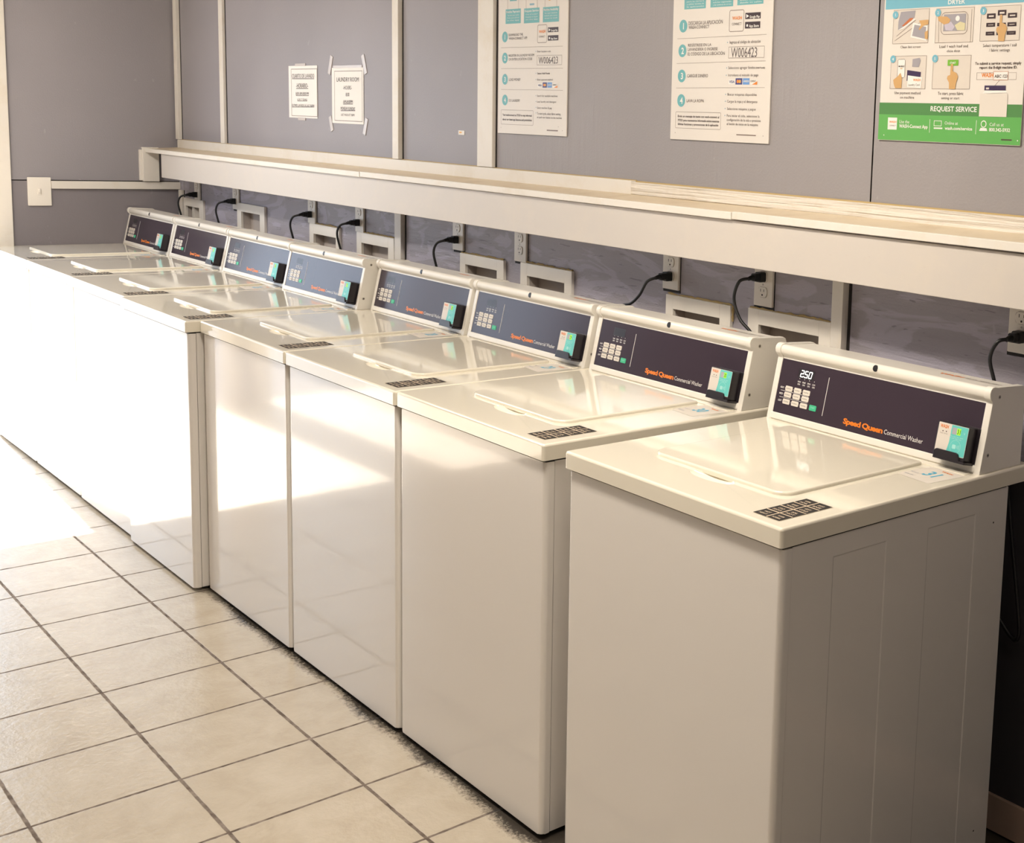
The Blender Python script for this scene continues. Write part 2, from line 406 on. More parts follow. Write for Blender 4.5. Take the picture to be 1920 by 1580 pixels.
# ------------------------------------------------------------------ the long wall shelf
sh = empty('wall_shelf', (-1.2, .70, 1.215), 'long white wooden shelf with a deep front board on the wall above the washers', 'shelf')
o3 = (-1.2, .70, 1.215)
SX1 = 2.4
for a, b, z in ((XL+.001, -2.866, -.0015), (-2.861, -.82, 0), (-.817, SX1, .002)):
    MB().prism_x([(.636, 1.3310+z), (.636, 1.3462+z), (YB-.001, 1.3575+z), (YB-.001, 1.3400+z)], a, b, 'shelf_top', 0, 2, False).box(a, b, .624, .637, 1.3290+z, 1.3480+z, 'white', .002).build('shelf_board', sh, o3)
for a, b, z in ((-4.996, SX1, 0),):
    MB().box(a, b, .634, .652, 1.2154+z, 1.3275, 'fascia', .002).build('front_board', sh, o3)
tag(MB().box(XL+.05, -1.4195, .760, YB-.001, 1.354, 1.3945, 'white', .003).box(XL+.05, -1.4195, YB-.004, YB-.0005, 1.393, 1.3968, 'caulk').build('ledger_board', sh, o3))
tag(MB().box(-1.4185, SX1, .757, YB-.001, 1.356, 1.391, 'rough_wood', .003).box(-1.4185, SX1, YB-.006, YB-.0005, 1.390, 1.3945, 'caulk').build('ledger_board', sh, o3), 'rough-sawn ledger board')
cl = MB().box(XL+.001, XL+.030, .612, .684, 1.186, 1.352, 'white', .003).box(XL+.001, XL+.02, .600, .614, 1.190, 1.340, 'white', .003).build('end_cleat', sh, o3)
MB().box(-4.99, -4.965, .652, YB-.001, 1.22, 1.333, 'white', .002).build('bracket', sh, o3)

# ------------------------------------------------------------------ washing machines
W2 = .324
HT, HB = .8834, .848
OY = .355                                    # empty sits at the middle of the footprint
SL = Vector((0, .2142, .9768)); PB = (-.326, .5493, .8883)
PF = frame(PB, (1, 0, 0), SL)               # control panel frame: u from left end, v up the slope, n towards the user
TF = lambda z: frame((0, 0, z), (1, 0, 0), (0, 1, 0))
OR = (0, OY, 0)
def side_poly(extra=0.0):
    p = [(.5480, HT), (.5792, 1.0255), (.5780, 1.0300), (.5725, 1.0350), (.5700, 1.0400), (.5693, 1.0465), (.5712, 1.0525), (.5755, 1.0560), (.5820, 1.0568), (.592, 1.0548), (.676, 1.050), (.682, 1.047), (.684, 1.041), (.684, HT)]
    if not extra: return p
    out = []
    cx, cz = .63, .96
    k = len(p)
    for i in range(k):
        a = Vector(p[i-1]); b = Vector(p[i]); c = Vector(p[(i+1) % k])
        n1 = (b-a).normalized(); n2 = (c-b).normalized(); nn = (Vector((-n1.y, n1.x))+Vector((-n2.y, n2.x))).normalized()
        q = b+nn*extra
        out.append((q.x, max(q.y, HT)))
    return out
def make_washer():
    w = empty('washing_machine', (0, 0, 0), '', 'washing machine')
    def P(mb, name, parent=w): return mb.build(name, parent, OR)
    # cabinet: body and ribbed side panels
    c = MB().box(-W2+.011, W2-.011, .036, .640, .020, HB-.006, 'enamel').box(-W2+.0085, W2-.0085, .0125, .643, HB-.011, HB-.0002, 'near_black')  # near-black band paints the shade in the gap under the top plate
    cab = P(c, 'cabinet')
    for sx in (-1, 1):
        mb = MB(); x = sx*(W2-.006)
        def SF(u, v, h=0, x=x, sx=sx): return Vector((x+sx*h, u, v))
        xi = x-sx*.0026
        mb.box(min(xi, xi-sx*.004), max(xi, xi-sx*.004), .0325, .646, .013, HB-.0045, 'enamel')
        RH = ((.133, .275), (.393, .542)); z0r, z1r = .05, .805
        ys = [.0325, .133, .275, .393, .542, .646]; zs = [.013, z0r, z1r, HB-.0045]
        def q4(pts):
            vs = [SF(u, v, h) for u, v, h in pts]; mb.raw(vs, [(0, 1, 2, 3) if sx > 0 else (3, 2, 1, 0)], 'enamel', False)
        for i in range(5):
            for j in range(3):
                if j == 1 and i in (1, 3): continue
                q4([(ys[i], zs[j], 0), (ys[i+1], zs[j], 0), (ys[i+1], zs[j+1], 0), (ys[i], zs[j+1], 0)])
        e = .0028; hd = -.0011
        for a, b in RH:
            q4([(a+e, z0r+e, hd), (b-e, z0r+e, hd), (b-e, z1r-e, hd), (a+e, z1r-e, hd)])
            q4([(a, z0r, 0), (a+e, z0r+e, hd), (a+e, z1r-e, hd), (a, z1r, 0)]); q4([(b-e, z0r+e, hd), (b, z0r, 0), (b, z1r, 0), (b-e, z1r-e, hd)])
            q4([(a, z0r, 0), (b, z0r, 0), (b-e, z0r+e, hd), (a+e, z0r+e, hd)]); q4([(a+e, z1r-e, hd), (b-e, z1r-e, hd), (b, z1r, 0), (a, z1r, 0)])
        for u0 in (.0325, .646): q4([(u0, .013, -.003), (u0, .013, 0), (u0, HB-.0045, 0), (u0, HB-.0045, -.003)] if u0 < .1 else [(u0, .013, 0), (u0, .013, -.003), (u0, HB-.0045, -.003), (u0, HB-.0045, 0)])
        for (sy, sz) in ((.602, .775), (.60, .10), (.585, .075)) if sx > 0 else ():
            mb.disc(lambda u, v, h, x=x: Vector((x+h, u, v)), sy, sz, .0022, .0004, 'near_black', 8)
        P(mb, 'side_panel', cab)
    # front panel with rolled vertical edges
    b = bmesh.new(); pl = rrect(-W2+.004, .008, W2-.004, .031, (.011, .011, .001, .001), 5)
    lo = [b.verts.new((x, y, .013)) for x, y in pl]; hi = [b.verts.new((x, y, HB-.0055)) for x, y in pl]; k = len(pl)
    f1 = b.faces.new(lo[::-1]); f2 = b.faces.new(hi)
    for i in range(k): b.faces.new((lo[i], lo[(i+1) % k], hi[(i+1) % k], hi[i]))
    bmesh.ops.bevel(b, geom=list(f1.edges)+list(f2.edges), offset=.0025, segments=2, profile=.5, affect='EDGES')
    mb = MB(); mb.bm(b, 'enamel', True); P(mb, 'front_panel')
    for sx in (-.27, .27):
        for sy in (.06, .60): P(MB().tube([(sx, sy, 0), (sx, sy, .008), (sx, sy, .022)], [.022, .020, .012], 'black', 14), 'foot')
    # top plate with a scooped finger recess
    b = bmesh.new(); pl = rrect(-W2, 0, W2, .713, .007, 4); k = len(pl)
    lo = [b.verts.new((x, y, HB)) for x, y in pl]; hi = [b.verts.new((x, y, HT)) for x, y in pl]
    b.faces.new(lo[::-1]); f2 = b.faces.new(hi)
    for i in range(k): b.faces.new((lo[i], lo[(i+1) % k], hi[(i+1) % k], hi[i]))
    bmesh.ops.bevel(b, geom=list(f2.edges), offset=.005, segments=3, profile=.5, affect='EDGES')
    mb = MB(); mb.bm(b, 'top_enamel', True); tp = P(mb, 'top_plate')
    cb = bmesh.new(); bmesh.ops.create_uvsphere(cb, u_segments=32, v_segments=20, radius=1)
    for v in cb.verts: v.co = (.006+v.co.x*.064, .112-OY+v.co.y*.021, HT+.002+v.co.z*.014)
    cme = bpy.data.meshes.new('c'); cb.to_mesh(cme); cb.free(); cme.materials.append(M['top_enamel'])
    for p_ in cme.polygons: p_.use_smooth = True
    co = bpy.data.objects.new('c', cme); COL.objects.link(co)
    md = tp.modifiers.new('b', 'BOOLEAN'); md.object = co; md.operation = 'DIFFERENCE'; md.solver = 'EXACT'
    bpy.context.view_layer.update()
    nm = bpy.data.meshes.new_from_object(tp.evaluated_get(bpy.context.evaluated_depsgraph_get()))
    tp.modifiers.clear(); tp.data = nm; nm.set_sharp_from_angle(angle=math.radians(35)); wm = tp.modifiers.new('weighted', 'WEIGHTED_NORMAL'); wm.keep_sharp = True; wm.weight = 80
    bpy.data.objects.remove(co)
    # lid
    mb = MB(); mb.extrude(TF(HT), rrect(-.205, .126, .193, .516, (.034, .034, .006, .006), 8), -.003, .0072, 'top_enamel', .0042, 4)
    lid = P(mb, 'lid')
    mb = MB(); mb.extrude(TF(HT), rrect(-.20, .520, .30, .540, .004, 3), -.002, .0022, 'top_enamel', .0015, 2); P(mb, 'hinge_cover')
    # wash instruction sticker on the corner of the top
    mb = MB(); f = TF(HT); mb.rect(f, .222, .024, .291, .156, .0004, 'p_beige'); mb.rect(f, .2228, .0248, .2902, .1552, .0006, 'near_black')
    for r in range(1, 4): mb.rect(f, .224, .0248+r*.0326-.0015, .2892, .0248+r*.0326+.0015, .0008, 'p_beige')
    mb.rect(f, .2550, .026, .2580, .154, .0008, 'p_beige')
    words = ['HEAVY', 'NORMAL', 'DELICATE', 'HOT', 'WARM', 'COLD', 'SOIL', 'RINSE']
    for r in range(4):
        for q in range(2):
            x = .2265+q*.0335; y = .0248+r*.0326
            mb.text(f, words[(r*2+q) % 8], x+.003, y+.007, x+.0235, y+.0125, .0008, 'p_beige', 1); mb.text(f, words[(r*2+q+3) % 8], x+.006, y+.0175, x+.021, y+.023, .0008, 'p_beige', 1)
    P(mb, 'instruction_sticker')
    # console housing
    con = P(MB().prism_x(side_poly(), -W2+.014, W2-.014, 'plastic', 0), 'console')
    for sx in (-1, 1):
        x0, x1 = sorted((sx*(W2-.0245), sx*(W2-.007)))
        pe = side_poly(.0028)
        ec = MB().prism_x(pe, x0, x1, 'plastic', .0022, 2); xe = sx*(W2-.007)
        for sy, sz in ((.598, 1.037), (.570, .9205)):
            F = frame((xe, sy, sz), (0, sx, 0), (0, 0, 1))
            ec.disc(F, 0, 0, .0042, .0004, 'steel', 14); ec.disc(F, 0, 0, .0018, .0006, 'near_black', 8)
        P(ec, 'end_cap', con)
    P(MB().extrude(PF, [(.020, -.004), (.630, -.004), (.630, .0118), (.020, .0118)], -.004, .0034, 'plastic', .0026, 3), 'lower_bezel', con)
    LF = frame((0, .5728, 1.0475), (1, 0, 0), (0, .25, .97))
    P(MB().extrude(LF, rrect(-.0074, -.0074, .0074, .0074, .0072, 6), -.004, .0035, 'black', .001, 2), 'lock', con)
    mb = MB(); f = TF(1.0535); TFc = frame((0, .60, 1.05455), (1, 0, 0), (0, .084, -.0048))
    mb.text(TFc, 'WASH', .130, .028, .192, .042, .0005, 'p_brand', 1)
    for a, b_ in ((.20, .228), (.236, .262), (.268, .302)): mb.text(TFc, 'SERVICE', a, .033, b_, .039, .0005, 'p_ink', 1)
    mb.rect(TFc, .205, .026, .300, .0272, .0005, 'p_ink2')
    P(mb, 'service_lettering', con)
    # control panel
    cp = P(MB().extrude(PF, [(.018, .010), (.632, .010), (.632, .1385), (.018, .1385)], -.002, .0009, 'panel'), 'control_panel')
    z = .0010
    mb = MB(); mb.text(PF, 'Speed Queen', .2510, .0262, .3700, .0382, z, 'p_brand', 2)
    P(mb, 'brand_lettering', cp)
    mb = MB(); mb.text(PF, 'Commercial Washer', .3740, .0262, .4835, .0362, z, 'p_letter')
    P(mb, 'type_lettering', cp)
    mb = MB(); mb.extrude(PF, [(.1838, .030), (.1852, .030), (.1852, .118), (.1838, .118)], z-.0005, z+.0004, 'p_letter')
    for i, y in enumerate((.0720, .0574, .0413)):
        mb.text(PF, ('HEAVY', 'MED', 'LIGHT')[i], .0355, y-.002, .0475, y+.0022, z, 'p_letter', 1)
        for x in (.0515, .0790, .1075): mb.disc(PF, x, y, .0009, z, 'p_letter', 8)
    mb.rect(PF, .038, .0645, .131, .0654, z, 'p_letter'); mb.rect(PF, .038, .0490, .131, .0499, z, 'p_letter')
    for i, x in enumerate((.0925, .1085, .1245, .1405)):
        mb.disc(PF, x, .1005, .0010, z, 'p_letter', 8); mb.text(PF, ('WASH', 'RINSE', 'SPIN', 'LOCK')[i], x-.005, .0915, x+.005, .0950, z, 'p_letter', 1)
        mb.text(PF, ('ON', 'ON', 'ON', 'ON')[i], x-.004, .0855, x+.004, .0893, z, 'p_letter', 1)
    P(mb, 'panel_markings', cp)
    names = [['NORM', 'PERM', 'DELI'], ['WARM', 'WARM', 'COLD'], ['HOT', 'COLD', 'EXT']]
    bt = MB().extrude(PF, rrect(.0530, .0660, .0762, .0778, .0022, 3), 0, .0020, 'btn', .0007, 2)
    bt.text(PF, 'NORMAL', .0565, .0702, .0727, .0734, .0021, 'p_ink')
    b0 = None
    for r in range(3):
        for q in range(3):
            du, dv = q*.0290-r*.0006, (-.0146, -.0307)[r-1] if r else 0
            if b0 is None: b0 = P(bt, 'keypad_button', cp)
            else:
                o = b0.copy(); COL.objects.link(o); o.parent = cp; o.location = Vector((du, 0, 0))+SL*dv
    gb = MB().extrude(PF, rrect(.1400, .0350, .1625, .0480, .0022, 3), 0, .0020, 'btn_green', .0007, 2); gb.text(PF, 'START', .1445, .0405, .1580, .0440, .0021, 'p_paleaqua')
    P(gb, 'start_button', cp)
    # card reader in its black holder
    P(MB().extrude(PF, rrect(.5355, .012, .6275, .0855, .002, 3), .0005, .0035, 'black_gloss', .001, 2), 'reader_mount', cp)
    rd = P(MB().extrude(PF, rrect(.5375, .014, .6190, .0845, .003, 3), .0005, .0300, 'black_gloss', .0012, 2), 'card_reader')
    mb = MB(); h = .0303; BF = PF; PFb = PF
    def PFr(u, v, c=0.0): return BF(u+.008, v, c)
    mb.flat(PFr, rrect(.5325, .0215, .6095, .0830, .002, 3), h, 'p_panelwhite')
    mb.flat(PFr, [(.5605, .0225)]+[(.5605+.0022*math.sin(t*.9)+t*.0016, .0225+t*.012) for t in range(1, 5)]+[(.5665, .0822), (.6088, .0822), (.6088, .0225)], h+.0002, 'p_aqua')
    mb.text(PFr, 'WASH', .5370, .0725, .5585, .0795, h+.0003, 'p_brand', 1)
    for x in (.5455, .5545): mb.disc(PFr, x, .0660, .0014, h+.0003, 'p_ink', 10)
    mb.text(PFr, 'Power', .5390, .0605, .5480, .0628, h+.0003, 'p_ink2'); mb.text(PFr, 'Error', .5500, .0605, .5590, .0628, h+.0003, 'p_ink2')
    mb.rect(PFr, .5690, .0640, .5905, .0775, h+.0003, 'p_greyp')
    mb.text(PFr, 'To pay, tap card', .5670, .0585, .5990, .0608, h+.0004, 'p_paleaqua', 1); mb.text(PFr, 'or use the app', .5640, .0550, .5960, .0573, h+.0004, 'p_paleaqua', 1)
    for i, r in enumerate((.0135, .0128)): mb.disc(PFr, .5835, .0400, r, h+.0003+.0001*i, ('p_paleaqua', 'p_aqua')[i], 28)
    mb.flat(PFr, rrect(.5755, .0355, .5850, .0440, .002, 3), h+.0005, 'p_paleaqua')
    for i in range(3): mb.rect(PFr, .5870+i*.0028, .0375-i*.001, .5882+i*.0028, .0430+i*.001, h+.0005, 'p_paleaqua')
    mb.text(PFr, 'V', .5985, .0670, .6030, .0715, h+.0004, 'p_paleaqua', 1)
    P(mb, 'reader_label', rd)
    pts = [(.5345, .0125)]+[(.5345, .0215), (.5365, .0268), (.5410, .0290), (.5900, .0290), (.5955, .0270), (.5990, .0200), (.6020, .0125)]
    P(MB().extrude(PFr, pts, .0303, .0350, 'black_gloss', .001, 2).extrude(PFr, [(.5345, .009), (.615, .009), (.615, .0140), (.5345, .0140)], .001, .0350, 'black_gloss', .001, 2), 'reader_tray', rd)
    return w
def sticker(num, w):
    mb = MB(); a = math.radians(-6)
    f = frame((.258, .468, HT), (math.cos(a), math.sin(a), 0), (-math.sin(a), math.cos(a), 0))
    mb.flat(f, rrect(-.048, -.050, .042, .052, .004, 3), .0003, 'p_panelwhite')
    mb.text(f, str(num), -.018, -.012, .013, .022, .0005, 'p_numblue', 1)
    mb.text(f, 'WASH', -.008, .034, .022, .041, .0005, 'p_brand', 1)
    mb.text(f, 'Machine ID', -.045, -.015, -.024, -.011, .0005, 'p_greyp', 1); mb.text(f, 'wash.com', -.045, -.034, -.020, -.028, .0005, 'p_greyp', 1)
    return mb.build('number_sticker', w, OR)
def reader_number(num, rd):
    mb = MB(); mb.rect(PF, .5892, .0642, .5990, .0773, .0307, 'led_green')
    return mb.text(PF, str(num), .5902, .0660, .5982, .0755, .0308, 'p_ink' if num < 30 else 'p_ink', 1).build('number_display', rd, OR)
def seg_digits(mb, s, x, y, w, h, gap, t, hh, mat, slant=.16):
    SEG = {'0': 'abcdef', '1': 'bc', '2': 'abged', '3': 'abgcd', '5': 'afgcd'}
    for ch in s:
        if ch == '.':
            q = x-gap*.55; mb.rect(PF, q-t*.6, y, q+t*.6, y+t*1.2, hh, mat); continue
        for s_ in SEG[ch]:
            c = {'a': (0, h, w, h), 'd': (0, 0, w, 0), 'g': (0, h/2, w, h/2), 'b': (w, h/2, w, h), 'c': (w, 0, w, h/2), 'e': (0, 0, 0, h/2), 'f': (0, h/2, 0, h)}[s_]
            mb.line(PF, x+c[0]+slant*c[1], y+c[1], x+c[2]+slant*c[3], y+c[3], t, hh, mat)
        x += w+gap
wash = [  # x of the right edge, y of the front, number, label
    (.0522, .0087, 31, 'nearest white washing machine, its whole right side showing and 2.50 lit on its panel'),
    (-.661, 0, 30, 'white washing machine marked 30, second from the camera, with a blank dark display window'),
    (-1.3125, -.003, 29, 'third white washing machine from the camera, next in the row behind the one marked 30'),
    (-1.9655, -.004, 28, 'white washing machine fourth from the camera, just right of the gap in the row'),
    (-2.6165, -.044, 27, 'white washing machine just left of the gap in the row, its front corner sticking out'),
    (-3.2655, -.030, 26, 'white washing machine third from the left wall'),
    (-3.9140, -.027, 25, 'white washing machine second from the left wall in the far glare'),
    (-4.5625, -.027, 24, 'farthest white washing machine, standing against the left wall')]
proto = make_washer()
def copy_tree(o, parent=None):
    c = o.copy(); COL.objects.link(c)
    if parent is not None: c.parent = parent
    for ch in [q for q in bpy.data.objects if q.parent == o]: copy_tree(ch, c)
    return c
washers = [proto]+[copy_tree(proto) for _ in range(7)]
for w, (xr, yf, num, lab) in zip(washers, wash):
    w.location = (xr-W2, yf+OY, 0); tag(w, lab, 'washing machine', 'washing machines in the row')
    sticker(num, w)
    rd = [q for q in bpy.data.objects if q.parent == w and q.name.startswith('card_reader')][0]
    cp = [q for q in bpy.data.objects if q.parent == w and q.name.startswith('control_panel')][0]
    reader_number(num, rd)
    mb = MB()
    mb.flat(PF, rrect(.086, .1015, .137, .1235, .002, 3), .0011, 'black_gloss')
    if num == 31: seg_digits(mb, '2.50', .0925, .1055, .0085, .0145, .0048, .0022, .0013, 'led_white')
    o = mb.build('display', cp, OR)
    if num == 31: tag(o, 'display window lit with 2.50')

# ------------------------------------------------------------------ wall boxes behind the machines
bl = ['white laundry box frame in the far corner, with a divider in its opening', 'tall-set white laundry box frame right of the second plug from the left wall',
      'white laundry box frame under the third plug from the left wall', 'white laundry box frame between the fourth plug and the vertical white batten',
      'white laundry box frame right of and below the outlet with the fifth plug', 'white laundry box frame under the outlet with nothing plugged in',
      'white laundry box frame below the outlet whose cord runs down to the left', 'wide white laundry box frame crossed by an arched cord, left of the right-hand batten']
for i, (a, b, t, ia, ib, it) in enumerate(BOX):
    lo = .86; org = ((a+b)/2, YB, lo)
    w = empty('laundry_box', org, bl[i], 'wall box', 'laundry outlet boxes behind the washers')
    mb = MB(); y0, y1 = YB-.012, YB-.0005
    mb.box(a, ia, y0, y1, lo, t, 'outlet', .0015).box(ib, b, y0, y1, lo, t, 'outlet', .0015).box(ia-.0005, ib+.0005, y0, y1, it, t, 'outlet', .0015).box(ia-.0005, ib+.0005, y0, y1, lo, BOXLO+.005, 'outlet', .0015)
    mb.build('frame', w, org)
    mb = MB(); Yr = YB+.019
    ya, yb2, e = YB-.0004, Yr+.012, .0006
    mb.raw([(ia+e, ya, BOXLO), (ib-e, ya, BOXLO), (ib-e, ya, it-e), (ia+e, ya, it-e), (ia+e, yb2, BOXLO), (ib-e, yb2, BOXLO), (ib-e, yb2, it-e), (ia+e, yb2, it-e)],
           [(0, 4, 5, 1), (1, 5, 6, 2), (2, 6, 7, 3), (3, 7, 4, 0), (4, 7, 6, 5)], 'box_in')
    if i == 0: mb.box(-5.03, -5.0, YB-.004, YB+.05, BOXLO, it, 'outlet')
    mb.build('recess', w, org)
    if i in (2, 3, 4, 5, 6, 7):
        mb = MB(); x = a; rnd = random.Random(i)
        pts = []
        while x < b: pts.append((x, YB-.004, t+.001+rnd.uniform(-.0015, .003))); x += .012
        mb.tube(pts, [rnd.uniform(.0015, .0042) for _ in pts], 'caulk', 6)
        if i == 6: mb.tube([(b+.002, YB-.004, t-.006*k) for k in range(8)], [rnd.uniform(.002, .0045) for _ in range(8)], 'caulk', 6)
        tag(mb.build('caulk', w, org), 'yellowed caulk bead')

# ------------------------------------------------------------------ outlets and cords
outs = [(-4.945, 'first'), (-4.455, 'second'), (-3.632, 'third'), (-3.192, 'fourth'), (-2.432, 'fifth'), (-2.030, None), (-1.243, 'sixth'), (-.855, 'seventh'), (-.030, 'eighth')]
ol = ['white duplex outlet nearest the far corner, black plug in its lower socket', 'white duplex outlet second from the left wall, between the first and the tall-set laundry box', 'white duplex outlet third from the left wall, just left of a laundry box top',
      'white duplex outlet fourth from the left wall, left of the long white batten', 'white duplex outlet just right of the first batten, a plug in its lower socket', 'white duplex outlet with nothing plugged in',
      'white duplex outlet with free upper socket and a cord running down left', 'white duplex outlet plugged in at the top socket, lower socket free', 'white duplex outlet at the right edge of the picture above the nearest washer']
def outlet(x, lab):
    org = (x, YB, 1.10)
    w = empty('wall_outlet', org, lab, 'outlet', 'duplex outlets under the shelf')
    MB().box(x-.0355, x+.0355, YB-.009, YB-.0005, 1.099, 1.214, 'outlet', .0025).build('cover_plate', w, org)
    MB().box(x-.040, x+.037, YB-.0015, YB-.0002, 1.091, 1.21, 'near_black').build('cutout_shadow', w, org)  # dark sheet painting the shadow of the gap around the plate
    for z in (1.1365, 1.1765):
        mb = MB(); f = frame((x, YB-.009, z), (1, 0, 0), (0, 0, 1))
        pl = [(.0172*math.cos(6.28318*k/28), max(-.0132, min(.0132, .0172*math.sin(6.28318*k/28)))) for k in range(28)]
        mb.extrude(f, pl, -.001, .0022, 'outlet', .0006, 2)
        mb.rect(f, -.0075, .001, -.0055, .0085, .0024, 'near_black').rect(f, .0050, .0015, .0070, .008, .0024, 'near_black').disc(f, 0, -.007, .0026, .0024, 'near_black', 12)
        mb.outline(f, -.0178, -.0140, .0178, .0140, .0006, .010, .0003, 'p_ink2')
        mb.build('socket', w, org)
    f = frame((x, YB-.009, 1.1565), (1, 0, 0), (0, 0, 1)); MB().disc(f, 0, 0, .0026, .0005, 'steel', 10).build('screw', w, org)
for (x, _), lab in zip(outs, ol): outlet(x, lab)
def smooth_path(pts, n=8):
    P_ = [Vector(p) for p in pts]; out = []
    for i in range(len(P_)-1):
        p0, p1, p2, p3 = P_[max(i-1, 0)], P_[i], P_[i+1], P_[min(i+2, len(P_)-1)]
        for k in range(n):
            t = k/n; out.append(.5*((2*p1)+(-p0+p2)*t+(2*p0-5*p1+4*p2-p3)*t*t+(-p0+3*p1-3*p2+p3)*t**3))
    out.append(P_[-1]); return out
def cord(x, z, path, lab):
    y = YB-.0112
    org = (x, y, z)
    w = empty('power_cord', org, lab, 'power cord', 'black power cords behind the washers')
    mb = MB(); f = frame((x, y, z), (1, 0, 0), (0, 0, 1))
    mb.extrude(f, rrect(-.0125, -.0130, .0125, .0130, .005, 4), 0, .018, 'cord', .0025, 2)
    mb.extrude(f, rrect(-.0095, -.0100, .0095, .0100, .004, 4), .0175, .034, 'cord', .003, 2)
    mb.tube([(x, y-.033, z), (x, y-.042, z-.001), (x, y-.050, z-.003)], [.0075, .0062, .0050], 'cord', 10)
    mb.build('plug', w, org)
    pts = smooth_path([(x, y-.047, z-.002)]+path, 8)
    MB().tube(pts, .0042, 'cord', 10).build('cable', w, org)
for (x, lab) in ((-4.945, 'leftmost black power cord, plugged in at the far corner'), (-4.455, 'black power cord second from the left wall, curving down behind a console'),
                 (-3.632, 'black power cord third from the left wall, dropping beside a laundry box'), (-3.192, 'black power cord fourth from the left wall, left of the long batten'),
                 (-2.432, 'black power cord right of the first batten, under an outlet with a free upper socket')):
    z = 1.1365
    cord(x, z, [(x-.012, .702, z-.012), (x-.024, .696, z-.045), (x-.020, .706, z-.10), (x-.006, .725, z-.2), (x, .74, z-.4)], lab)
cord(-1.243, 1.1365, [(-1.262, .706, 1.122), (-1.293, .705, 1.082), (-1.335, .706, 1.052), (-1.39, .712, 1.035), (-1.45, .735, .98), (-1.46, .745, .7)], 'black power cord sweeping down to the left from its outlet')
cord(-.855, 1.1765, [(-.872, .704, 1.165), (-.885, .700, 1.12), (-.862, .702, 1.07), (-.815, .710, 1.025), (-.79, .735, .9), (-.79, .745, .7)], 'black power cord bowed in an arch in front of the wide laundry box')
cord(-.030, 1.1365, [(-.042, .705, 1.128), (-.055, .700, 1.09), (-.040, .706, 1.03), (-.025, .730, .90), (.012, .725, .72), (.042, .725, .56), (.045, .730, .50), (.02, .735, .49), (-.06, .74, .56), (-.12, .74, .6)], 'rightmost black power cord, hanging down behind the nearest washing machine')

# light switch on the left wall
w = empty('light_switch', (XL, .182, 1.067), 'oversized white light switch plate on the left wall beside the doorway', 'light switch')
org = (XL, .182, 1.067)
MB().box(XL+.0005, XL+.010, .134, .228, 1.067, 1.199, 'outlet', .003).build('switch_plate', w, org)
MB().box(XL+.010, XL+.013, .173, .186, 1.118, 1.148, 'outlet', .001).box(XL+.012, XL+.022, .176, .183, 1.130, 1.146, 'outlet', .001).build('toggle', w, org)

